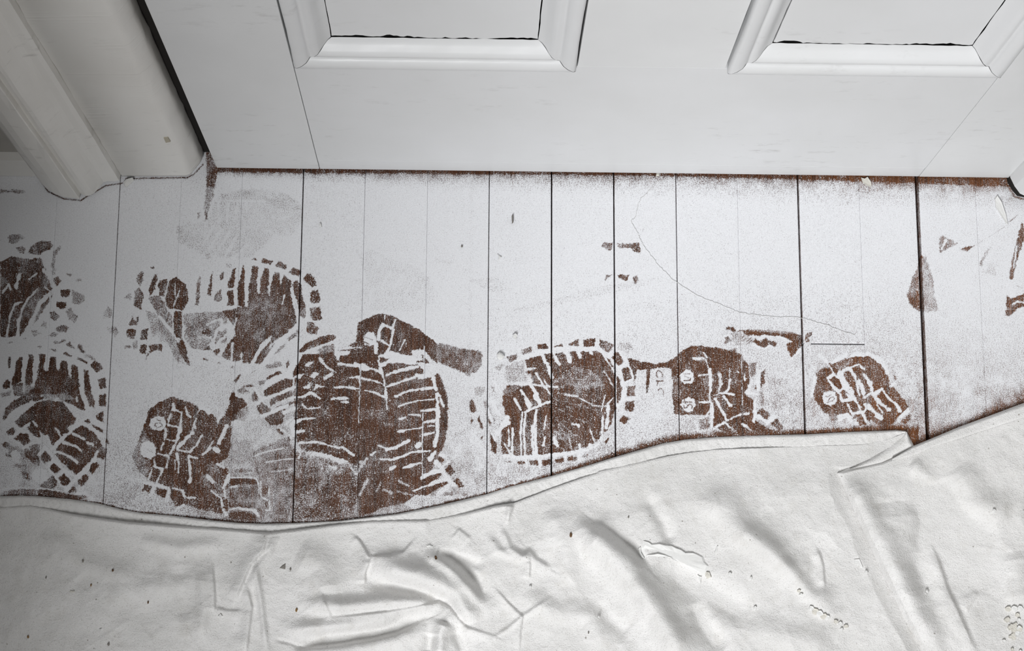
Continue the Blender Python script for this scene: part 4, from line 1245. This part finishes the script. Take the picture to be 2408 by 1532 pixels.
# ================================================================== drop cloth
# folds: polyline in the photograph's pixels, half width (px), height (mm)
FOLDS = '''
R 34 11 872,1318 930,1338 980,1352 1032,1372 1072,1392 1092,1440 1100,1470
V 20 -6 855,1362 932,1382 1015,1402 1058,1422 1080,1452 1094,1486
R 24 8 720,1420 800,1428 900,1418 980,1412 1020,1414
A 4 4 766,1456 840,1450 916,1441 980,1430 1032,1419 1058,1434 1080,1462 1098,1479 1165,1499
R 22 7 680,1480 760,1478 860,1470 940,1458
V 26 -9 710,1512 799,1503 866,1492 932,1474 990,1456
A 7 9 700,1534 799,1521 866,1511 932,1497 1000,1462
A 3.5 4 832,1261 846,1276 856,1293 869,1316
A 4 5 869,1316 857,1346 857,1374
A 3.5 3 866,1310 916,1310 950,1300 975,1270
R 18 7 1000,1298 1028,1313 1072,1346 1108,1386 1148,1430
V 16 -6 1060,1318 1090,1338 1122,1372 1140,1418
V 15 -4 1000,1300 1050,1310 1100,1320 1140,1335
R 22 8 1045,1462 1034,1495 1030,1545
V 16 -6 1015,1490 1010,1540
V 15 -6 1072,1482 1085,1510 1095,1545
A 3 2.5 1161,1382 1195,1420 1228,1452 1222,1489 1220,1530
R 6 2.5 1291,1409 1255,1435 1228,1452 1195,1480 1165,1500
A 8 5 1238,1292 1258,1318 1291,1338
R 9 4 1180,1245 1198,1290 1230,1310
A 4 3.5 1244,1320 1243,1362
R 12 4 1150,1260 1170,1295 1215,1312 1250,1310
A 6 3 1075,1245 1105,1270
R 40 14 1350,1225 1405,1275 1465,1335 1515,1395 1552,1450 1590,1510 1610,1560
V 15 -6 1379,1218 1439,1258 1491,1296 1520,1332
V 34 -7 1573,1345 1629,1375 1685,1408 1760,1448
V 26 -7 1632,1420 1655,1471 1700,1530
A 9 7 1400,1232 1439,1262 1480,1298 1517,1334
R 45 7 1640,1180 1704,1195 1760,1251 1835,1315 1900,1371
R 28 6 1700,1225 1785,1278 1870,1341 1913,1392 1955,1436
V 20 -4 1840,1290 1890,1350 1930,1400
A 3.5 4 1923,1295 1934,1330 1938,1382
V 18 -4 1520,1170 1560,1230 1580,1280
A 6 6 626,1258 617,1293 588,1326 563,1380 551,1414
R 12 4 640,1262 632,1300 600,1345 580,1390
A 3 2 658,1262 645,1284 606,1308
A 4 4.5 498,1330 503,1402 503,1440
A 5 5 578,1379 590,1429 584,1475 577,1540
R 9 5 598,1326 611,1402 618,1460 627,1530
A 6 3 505,1432 535,1440 566,1440
R 16 3 470,1340 480,1430 470,1500
R 30 3 250,1395 350,1385 460,1375
A 3.5 2.5 752,1392 768,1432 780,1456
V 5 -2 650,1505 680,1512 720,1528
R 40 5 700,1300 760,1330 770,1400
R 30 4 1290,1200 1330,1280 1340,1380
R 30 4 1230,1400 1300,1440 1390,1450 1420,1540
V 22 -3 1400,1420 1480,1500
R 40 4 1750,1460 1850,1500 1960,1520
R 7 2 1198,1188 1196,1205 1192,1235
A 3 2.5 1206,1190 1203,1200 1194,1222
R 26 3 100,1250 200,1330 320,1360
R 20 3 330,1270 420,1290 520,1280
V 25 -3 420,1330 440,1460
'''
FOLDS_F = '''
R 34 7 1990,1110 2022,1172 2052,1235 2086,1300 2126,1385 2168,1460 2212,1545
V 30 -6 2189,1118 2185,1200 2165,1330 2180,1420
V 70 -6 2200,1130 2240,1260 2290,1400
R 70 6 2110,1180 2120,1300 2160,1430
R 26 4 2140,1090 2175,1110 2200,1150
A 8 5 2172,1250 2202,1314 2227,1390 2255,1450 2290,1530
V 22 -4 2205,1180 2260,1270 2300,1380
R 40 5 2250,1100 2300,1180 2380,1220
A 5 2 2196,1232 2260,1280 2330,1290
A 5 2.5 2300,1390 2270,1440
R 40 4 2380,1300 2400,1420
V 18 -3 2230,1190 2290,1240
'''
def parse_folds(s):
    out = []
    for ln in s.strip().splitlines():
        q = ln.split(' '); out.append((q[0], float(q[1]), float(q[2])*.001*(1.4 if float(q[1]) >= 14 else 1.0), np.array([[float(v_) for v_ in p.split(',')] for p in q[3:]])))
    return out
FL, FF = parse_folds(FOLDS), parse_folds(FOLDS_F)
NZ = (1600, 2700)
cl1 = vnoise(NZ, 55, 21); cl2 = vnoise(NZ, 22, 22); cl3 = vnoise(NZ, 120, 23); cl4 = vnoise(NZ, 9, 24)
def turned(cell, seed, ang):
    n_ = vnoise((4200, 4200), cell, seed); yy, xx = np.mgrid[0:NZ[0], 0:NZ[1]]
    a_ = ((xx*math.sin(ang)+yy*math.cos(ang)).astype(int)) % 4200; b_ = ((xx*math.cos(ang)-yy*math.sin(ang)).astype(int)+1000) % 4200
    return n_[a_, b_]
cl1 = cl1*.8+.5*(1-np.abs(turned(80, 25, .65)))**7+.25*(1-np.abs(turned(46, 26, -.5)))**8-.2
def field(n_, px, py):
    i = np.clip(py-850, 0, NZ[0]-2); j = np.clip(px+150, 0, NZ[1]-2); a_, b_ = i.astype(int), j.astype(int); fy, fx = i-a_, j-b_
    return n_[a_, b_]*(1-fx)*(1-fy)+n_[a_, b_+1]*fx*(1-fy)+n_[a_+1, b_]*(1-fx)*fy+n_[a_+1, b_+1]*fx*fy
HX = {'R': 1, 'V': 1, 'A': 4}
def folds_z(px, py, folds):
    z = np.zeros(np.shape(px))
    for kd, hw, am, P in folds:
        m = (px > P[:,0].min()-3*hw*HX[kd]) & (px < P[:,0].max()+3*hw*HX[kd]) & (py > P[:,1].min()-3*hw*HX[kd]) & (py < P[:,1].max()+3*hw*HX[kd])
        if not m.any(): continue
        x, y = px[m], py[m]; best = np.full(x.shape, 1e9); tt = np.zeros(x.shape); sg = np.zeros(x.shape)
        n = len(P)-1
        for k in range(n):
            ax, ay = P[k]; vx, vy = P[k+1]-P[k]; L = vx*vx+vy*vy
            t = np.clip(((x-ax)*vx+(y-ay)*vy)/L, 0, 1); d = np.hypot(x-ax-t*vx, y-ay-t*vy)
            u = d < best; best[u] = d[u]; tt[u] = (k+t[u])/n; sg[u] = (vx*(y-ay)-vy*(x-ax))[u]
        env = np.clip(np.minimum(tt, 1-tt)*5+.25, 0, 1)
        h_ = np.where(sg > 0, hw*4.5, hw) if kd == 'A' else hw
        z[m] += am*env*np.exp(-(best/h_*1.15)**2)
    return z
def cloth_z(px, py, folds=FL):
    px = np.atleast_1d(np.asarray(px, float)); py = np.atleast_1d(np.asarray(py, float))
    d = py-np.interp(px, EDGE[:,0], EDGE[:,1])
    far = np.clip((d-25)/120, 0, 1)
    z = .0022+.0012*field(cl1, px, py)*far+.0005*field(cl2, px, py)*far+.002*(field(cl3, px, py)+.4)*far+.00012*field(cl4, px, py)
    z += folds_z(px, py, folds)*np.clip((d-4)/30, 0, 1)+.006*far
    return .0012+.0012*np.log1p(np.exp(np.clip((z-.0016)/.0012, -30, 30)))
HEML = np.array([(-90,1200),(0,1195),(70,1191),(110,1198),(166,1210),(232,1220),(299,1229),(399,1237),(531,1246),(631,1254.5),(691,1248),(799,1234.6),(866,1228),(932,1226.5),(1012,1225),(1098,1208),(1165,1191),(1208,1185),(1298,1150),(1400,1115),(1424,1107.5),(1525,1085),(1573,1074),(1622,1066),(1685,1059),(1797,1055),(1900,1051),(2030,1047),(2085,1036),(2131,1019)])
FLAPL = np.array([(1968,1113),(1989,1161),(2011,1210),(2036,1267),(2062,1322.5),(2091,1386),(2125.5,1454.5),(2151,1501),(2168,1532),(2230,1660)])
cloth = empty('drop_cloth', (.0, .1, 0), label='wrinkled off-white canvas drop cloth spread over the floorboards', cat='drop cloth')
def cpart(o): o.matrix_parent_inverse = Matrix.Translation(-Vector(cloth.location)); return o
# main sheet
nu, nv = 900, 210
u = np.linspace(0, 1, nu)[None].repeat(nv, 0); v_ = (np.linspace(0, 1, nv)**1.25)[:, None].repeat(nu, 1)
XR_Y = [1015, 1027, 1050, 1082, 1110, 1200, 1322, 1454, 1532, 1660]
XR_X = [2130, 2130, 2096, 2040, 1974, 2030, 2082, 2146, 2188, 2250]
px = -80+u*2215
for _ in range(4):
    yt = np.interp(px, HEML[:,0], HEML[:,1])-1.5; py = yt+v_*(1640-yt)
    px = -80+u*(np.interp(py, XR_Y, XR_X)+80)
z = cloth_z(px, py)
d = py-yt
LIPX = [0, 70, 130, 250, 420, 560, 640, 700, 850, 930, 1000, 1012, 1100, 1196, 1208, 1400, 1560, 1690, 2150]
LIPZ = [.0022,.0022,.003,.0052,.0046,.0040,.0052,.0040,.0026,.0022,.0034,.0010,.0034,.0044,.0014,.0018,.0012,.0002,.0001]
lip = np.interp(px, LIPX, LIPZ)
roll = np.clip(d/7, 0, 1); z = z+lip*np.sqrt(roll*(2-roll))*np.exp(-np.clip(d-7, 0, None)/38)
z = np.where(d < .5, np.maximum(z-.0006, .0006), z)+.0012*np.clip(1-d/60, 0, 1)
# pressed down under the folded flap
fx_ = np.interp(py, FLAPL[:,1], FLAPL[:,0]); z = np.where(py > 1100, np.minimum(z, .0016+np.clip((fx_+3-px)/150, 0, 1)*.03), z)
V = at(px, py, z).reshape(-1, 3)
cpart(mesh_obj('sheet', V, grid_faces(nv, nu)[:, ::-1], MC, cloth, smooth=True))
# hem: doubled strip along the edge
nu, nv = 900, 15
u = np.linspace(0, 1, nu)[None].repeat(nv, 0); v_ = np.linspace(0, 1, nv)[:, None].repeat(nu, 1)
px = -80+u*2210; yt = np.interp(px, EDGE[:,0], EDGE[:,1])-.5; yh = np.interp(px, HEML[:,0], HEML[:,1])
py = yt+v_*(yh+7-yt)
prof = np.clip(v_/.14, 0, 1)**.5
z = .0006+prof*(.0030+.0008*np.sin(px*.013+1)+.0005*np.sin(px*.031))-.0012*np.clip((v_-.25)/.75, 0, 1)+.0003*np.sin(px*.35+field(cl2, px, py)*6)*np.sin(v_*3.14)
z += .0004*field(cl2, px, py)*np.sin(v_*3.14)
z = np.where(v_ > .8, z*(1-(v_-.8)/.2*.85), z); z = np.where(v_ == 0, .0003, z)
cpart(mesh_obj('hem', at(px, py, z).reshape(-1, 3), grid_faces(nv, nu)[:, ::-1], MC, cloth, smooth=True))
# pleat: the tucked strip between the two layers
nu, nv = 60, 14
t = np.linspace(0, 1, nu)
A = np.stack([np.interp(t, [0, .45, .8, 1], [2131, 2060, 2000, 1970]), np.interp(t, [0, .45, .8, 1], [1016, 1071, 1100, 1113])], -1)
B = np.stack([np.interp(t, [0, .1, .55, 1], [2133, 2149, 2076, 1972]), np.interp(t, [0, .1, .55, 1], [1017, 1054, 1092, 1116])], -1)
s = np.linspace(-.06, 1.1, nv)[:, None, None]
P = A[None]*(1-s)+B[None]*s; sv = s[..., 0]
z = .0022+.0042*np.sin(np.clip(sv, 0, 1)*3.1)*(1-t[None]*.6)-.0012*np.clip(sv-.85, 0, 1)*6
z = np.maximum(z, .0006)
cpart(mesh_obj('pleat', at(P[..., 0], P[..., 1], z).reshape(-1, 3), grid_faces(nv, nu)[:, ::-1], MC, cloth, smooth=True))
# folded flap lying on top at the right (Coons patch)
nu, nv = 260, 300
u = (np.linspace(0, 1, nu)**1.1)[None].repeat(nv, 0); v_ = (np.linspace(0, 1, nv)**1.1)[:, None].repeat(nu, 1)
tx = 1968+u*512; T = np.stack([tx, np.interp(tx, FLAPTOP[:,0], FLAPTOP[:,1])], -1)
ly = 1113+v_*(1660-1113); Lp = np.stack([np.interp(ly, FLAPL[:,1], FLAPL[:,0]), ly], -1)
Rp = np.stack([np.full(v_.shape, 2480.), T[0, -1, 1]+v_*(1660-T[0, -1, 1])], -1)
Bp = np.stack([2230+u*250, np.full(u.shape, 1660.)], -1)
U, Vv = u[..., None], v_[..., None]
P = (1-Vv)*T+Vv*Bp+(1-U)*Lp+U*Rp-((1-U)*(1-Vv)*T[0, 0]+U*(1-Vv)*T[0, -1]+(1-U)*Vv*Bp[0, 0]+U*Vv*Bp[0, -1])
px, py = P[..., 0], P[..., 1]
dt = (py-np.interp(px, FLAPTOP[:,0], FLAPTOP[:,1]))*.93; dl_ = (px-np.interp(py, FLAPL[:,1], FLAPL[:,0]))*.9
far = np.clip(dt/60, 0, 1)
z = .0052+.0012*field(cl1, px+7, py-40)*far+.0006*field(cl2, px, py-30)*far+.0016*field(cl3, px, py-100)*far+.00012*field(cl4, px, py)
z += folds_z(px, py, FF)*np.clip(dt/40, .25, 1)
e = np.clip(np.minimum(dt/5, (dl_+.01)/13), 0, 1)
on_sheet = np.clip((2150-px)/40, 0, 1)
z = .0036+.0014*np.log1p(np.exp(np.clip((z+.0012-.0036)/.0014, -30, 30)))
z = (.0007+.0022*on_sheet)*(1-e**.5)+z*e**.5
z = np.where(e <= .02, .0007+.0016*on_sheet, z)
cpart(mesh_obj('flap', at(px, py, z).reshape(-1, 3), grid_faces(nv, nu)[:, ::-1], MC, cloth, smooth=True))
FZ = (px, py, z)
# hem of the flap
HF = np.array([(1990,1136),(2060,1110),(2100,1092),(2190,1053),(2253,1033),(2317,1012),(2408,982),(2500,950)])
nu, nv = 200, 10
u = np.linspace(0, 1, nu)[None].repeat(nv, 0); s = np.linspace(0, 1, nv)[:, None].repeat(nu, 1)
px = 2098+u*382; y0 = np.interp(px, FLAPTOP[:,0], FLAPTOP[:,1]); y1 = np.interp(px, HF[:,0], HF[:,1])
py = y0+s*(y1-y0)*np.clip(u*6+.35, 0, 1)
prof = np.clip(np.minimum(s/.15, (1-s)/.12), 0, 1)**.5
z = .0012+.0058*np.clip(s*5, 0, 1)+.0018*prof
cpart(mesh_obj('hem', at(px, py, z).reshape(-1, 3), grid_faces(nv, nu)[:, ::-1], MC, cloth, smooth=True))

# ================================================================== loose bits
M_CHIPW = mat_plain('white_paint_chip', 'e6e6e4', .6, .06); M_CHIPC = mat_plain('cream_paint_chip', 'd8d5cc', .6, .08)
M_WOODB = mat_plain('brown_wood_crumb', '6b5138', .8, .4); M_TAN = mat_plain('tan_wood_crumb', '94754c', .8, .3); M_GREY = mat_plain('grey_paint_crumb', '8a8680', .8, .2)
def surf_z(x, y):
    if y < np.interp(x, EDGE[:,0], EDGE[:,1]) and not (x > 2142 and y > np.interp(x, FLAPTOP[:,0], FLAPTOP[:,1])): return 0.0003
    if x > np.interp(y, FLAPL[:,1], FLAPL[:,0]) and y > np.interp(x, FLAPTOP[:,0], FLAPTOP[:,1]):
        k = np.argmin((FZ[0]-x)**2+(FZ[1]-y)**2); return float(FZ[2].ravel()[k])
    return float(cloth_z(x, y)[0])
def bit(name, P, mat, label, cat, h=.0012, curl=0.0, group=None, jag=.0):
    """a small loose flake: its outline in pixels, a domed, slightly curled top and a real thickness"""
    P = np.array(P, float); c = P.mean(0)
    Q = []
    for k in range(len(P)):
        a_, b_ = P[k], P[(k+1) % len(P)]
        for t in (0, .5):
            q = a_+(b_-a_)*t
            if jag: q = q+np.array([random.gauss(0, jag), random.gauss(0, jag)])
            Q.append(q)
    Q = np.array(Q); n = len(Q)
    zs = np.array([surf_z(*q) for q in Q]); zc = max(surf_z(*c), zs.mean())
    base = at(Q[:,0], Q[:,1], zs+.0001)
    top = at(*(c+(Q-c)*.93).T, zs+h*.75+curl*np.abs(np.sin(np.arange(n)/n*6.28)))
    mid = at(*(c+(Q-c)*.5).T, np.full(n, zc+h))
    cc = at(c[0], c[1], zc+h*1.05)
    V = np.concatenate([base, top, mid, cc[None]])
    F = []
    for k in range(n):
        m = (k+1) % n
        F += [[k, k+n, m+n, m], [k+n, k+2*n, m+2*n, m+n], [k+2*n, 3*n, m+2*n]]
    F.append(list(range(n)))
    o = mesh_obj(name, V, F, mat, loc=(float(cc[0]), float(cc[1]), float(zs.min())), label=label, cat=cat, group=group)
    bm = bmesh.new(); bm.from_mesh(o.data); bmesh.ops.recalc_face_normals(bm, faces=bm.faces); bm.to_mesh(o.data); bm.free()
    return o
def blob(x, y, r, n=6, sx=1.0, rot=0.0):
    a_ = [rot+2*math.pi*k/n for k in range(n)]
    return [(x+r*sx*math.cos(t)*random.uniform(.75, 1.2), y+r*math.sin(t)*random.uniform(.75, 1.2)) for t in a_]
pc = 'paint chip'
bit('paint_chip', [(2024,417),(2033,420),(2040,415),(2049,428),(2050,438),(2046,440),(2037,436),(2029,431)], M_CHIPC, 'cream paint chip lying at the door foot by the second widest gap', pc, .0012, .0008)
bit('paint_chip', [(1544,406),(1552,406),(1550,415),(1542,414)], M_CHIPC, 'tiny cream paint crumb under the middle of the door', pc, .002)
bit('plaster_lump', [(290,428),(297,421),(312,417),(316,424),(308,432),(297,441),(293,438)], M_CHIPW, 'white plaster lump lying at the foot of the left casing', 'plaster', .004, .001)
bit('paint_chip', [(2339,468),(2345,458),(2356,475),(2366,505),(2371,529),(2366,526),(2352,505),(2341,487)], M_CHIPW, 'long white sliver of paint near the right casing', pc, .0022, .001)
bit('paint_chip', [(1203,508),(1207,505),(1207,524),(1204,527)], M_GREY, 'narrow grey paint splinter standing on white floor above the v-shaped curl', pc, .004)
bit('paint_chip', [(1169,598),(1180,605),(1170,615),(1178,605)], M_CHIPW, 'thin v-shaped paint curl on the white floor left of centre', pc, .0016)
bit('paint_chip', [(1205,788),(1212,784),(1217,788),(1214,799),(1207,795)], M_CHIPW, 'small curled paint flake above the round toe print', pc, .003, .001)
bit('paint_lump', blob(1177, 838, 9, 7), M_CHIPW, 'white paint lump on the upper left rim of the round toe print', pc, .004)
bit('paint_chip', [(752,524),(756,528),(756,535),(750,532)], M_CHIPW, 'tiny white paint crumb beside the pale ghost boot print', pc, .0018)
bit('paint_chip', [(1084,577),(1089,578),(1088,582),(1084,582)], M_GREY, 'tiny grey crumb on white floor left of the v-shaped curl', pc, .0018)
# dried skin of paint on the cloth
bit('paint_skin', [(1507,1290),(1512,1272),(1530,1276),(1565,1281),(1590,1290),(1612,1301),(1630,1302),(1652,1312),(1668,1335),(1662,1352),(1645,1350),(1625,1342),(1600,1325),(1575,1311),(1545,1304),(1520,1306),(1512,1312)], M_CHIPW, 'long peeled strip of dried white paint on the cloth right of centre', 'paint skin', .0018, .0012, jag=1.4)
bit('paint_skin', [(1500,1291),(1506,1286),(1508,1300),(1516,1314),(1510,1313),(1503,1302)], M_CHIPW, 'thin curled paint edge at the left end of the peeled paint strip', 'paint skin', .0025)
bit('paint_chip', [(1640,1352),(1650,1357),(1648,1374),(1643,1365)], M_CHIPW, 'pointed white paint shard below the right end of the peeled paint strip', pc, .0022, jag=.6)
bit('paint_chip', [(1660,1345),(1668,1347),(1673,1358),(1664,1362),(1658,1355)], M_CHIPC, 'crumpled paint flake just off the right tip of the peeled paint strip', pc, .003, jag=.6)
bit('paint_chip', [(1680,1300),(1686,1285),(1689,1284),(1686,1300),(1680,1306)], M_CHIPW, 'thin white flake above the right end of the peeled paint strip', pc, .002)
WB = [(1342,1259,6,M_WOODB,'largest dark brown wood crumb on the cloth, centre right below the hem'),(1025,1312,6,M_WOODB,'brown wood crumb in the fold beside the white diamond paint chip'),
 (741,1270,4.5,M_TAN,'tan wood crumb on the cloth under the hem, left of centre'),(697,1436,5,M_TAN,'tan seed shaped crumb on the cloth lower left of centre'),
 (265,1342,4,M_WOODB,'brown crumb on the left of the cloth, nearest the hem'),(214,1377,3.5,M_TAN,'tan crumb on the left cloth below the brown crumb'),
 (108,1359,3.5,M_GREY,'dark grey crumb at left of the cloth, upper of the left specks'),(66,1499,4,M_TAN,'reddish tan crumb at the lower left corner of the cloth'),
 (255,1516,4.5,M_GREY,'grey crumb near the bottom edge of the cloth at left'),(348,1418,3.5,M_WOODB,'small brown crumb on the cloth left of the upright creases'),
 (1478,1217,3,M_GREY,'grey speck on the cloth below the hem right of centre'),(1384,1489,3.2,M_GREY,'dark speck on the cloth near the bottom, right of centre'),
 (683,1339,4,M_GREY,'small dark grey flake right of the grey paint flake'),(195,1320,4,M_GREY,'grey speck on the left cloth above the tan crumb')]
for x, y, r, m, lb in WB: bit('wood_crumb' if m in (M_WOODB, M_TAN) else 'grit_speck', blob(x, y, r, 6, .6, random.random()), m, lb, 'crumb', .0018)
bit('paint_chip', [(657,1337),(664,1330),(672,1325),(671,1340)], M_GREY, 'grey triangular paint flake on the cloth left of centre', pc, .0014)
bit('paint_chip', [(1002,1284),(1010,1280),(1018,1286),(1009,1291)], M_CHIPW, 'white diamond paint chip on the cloth below the hem', pc, .0016)
bit('paint_chip', [(233,1480),(239,1479),(236,1487)], M_CHIPW, 'white triangle chip on the cloth at lower left', pc, .0016)
bit('paint_chip', [(512,1450),(519,1444),(523,1450),(517,1457)], M_CHIPW, 'white chip below the upright creases on the left cloth', pc, .0022)
bit('paint_chip', [(164,1390),(176,1391),(175,1394),(165,1393)], M_CHIPC, 'narrow cream splinter on the left cloth', pc, .0014)
for x, y, r, lb in [(1247,1381,4,'white paint crumb on the cloth beside the short upright crease'),(1716,1352,6,'round white paint pellet right of the peeled paint strip'),(1766,1361,4.5,'small white flake right of the round paint pellet'),
   (1776,1431,6,'white paint flake on the grey fold below the paint pellet'),(1408,1452,4.5,'white crumb on the bright fold low on the cloth'),(1980,1481,5,'white chip on the cloth near the flap, low right'),
   (2180,1392,6,'white chip on the folded flap beside its long crease'),(2338,1202,6,'white chip on the upper right of the folded flap'),(2037,1348,6,'small square white flake just left of the flap edge')]:
    bit('paint_chip', blob(x, y, r, 6, .8, random.random()), M_CHIPW, lb, pc, .0025, .0006)
bit('paint_chip', [(2008,1316),(2021,1315),(2030,1336),(2026,1338),(2017,1328),(2009,1327)], M_CHIPW, 'bent oblong white flake left of the flap edge', pc, .0012, .0006)
for k, (x, y, r) in enumerate([(1908,1431,6),(1917,1440,8),(1928,1444,9),(1938,1450,8),(1946,1453,6),(1879,1391,4),(1884,1399,4),(1965,1463,5),(1976,1468,5),(1989,1474,5)]):
    bit('paint_flake', blob(x, y, r, 6, 1.2, random.random()), M_CHIPC if k % 2 else M_CHIPW, 'crumbled paint flake in the trail across the lower right of the cloth', pc, .0022, .0008, 'paint flakes trailing across the cloth')
for k in range(26):
    x = random.gauss(2385, 14); y = random.gauss(1500, 24)
    if k < 8: x, y = random.uniform(2370, 2405), random.uniform(1430, 1475)
    bit('paint_flake', blob(x, y, random.uniform(4, 9), 6, 1.1, random.random()), M_CHIPC if k % 3 else M_CHIPW, 'cracked cream paint flake heaped at the lower right corner of the flap', pc, .002, .0008, 'paint flakes heaped on the flap corner')
# hair-thin painted thread across the boards
def tube(name, P, r, mat, label, cat):
    P = np.array(P, float); w = at(P[:,0], P[:,1], .0006)
    n = 6; V = []; F = []
    for k in range(len(w)):
        d_ = w[min(k+1, len(w)-1)]-w[max(k-1, 0)]; d_ /= np.linalg.norm(d_); s_ = np.array([-d_[1], d_[0], 0])
        for j in range(n):
            t = 2*math.pi*j/n; V.append(w[k]+s_*r*math.cos(t)+np.array([0, 0, r*math.sin(t)]))
    for k in range(len(w)-1):
        for j in range(n): F.append([k*n+j, k*n+(j+1) % n, (k+1)*n+(j+1) % n, (k+1)*n+j])
    F += [list(range(n))[::-1], list(range((len(w)-1)*n, len(w)*n))]
    return mesh_obj(name, V, F, mat, loc=tuple(float(q) for q in w.mean(0)), smooth=True, label=label, cat=cat)
def smooth_path(P, n):
    P = np.array(P, float); t = np.linspace(0, len(P)-1, n); k = np.clip(t.astype(int), 0, len(P)-2); f_ = (t-k)[:, None]
    p0 = P[np.clip(k-1, 0, None)]; p1 = P[k]; p2 = P[k+1]; p3 = P[np.clip(k+2, None, len(P)-1)]
    return .5*(2*p1+(p2-p0)*f_+(2*p0-5*p1+4*p2-p3)*f_**2+(3*p1-p0-3*p2+p3)*f_**3)
th = smooth_path([(1546,424),(1525,450),(1503,475),(1494,510),(1485,522),(1500,550),(1512,575),(1545,620),(1592,665),(1650,700),(1697,718),(1740,735),(1800,744),(1880,748),(1930,762),(2010,788)], 160)
th += np.array([[random.gauss(0, .9), random.gauss(0, .9)] for _ in th])
tube('thread', th, .00022, M_CHIPW, 'long fine thread painted into the white floor from door to right boards', 'thread')
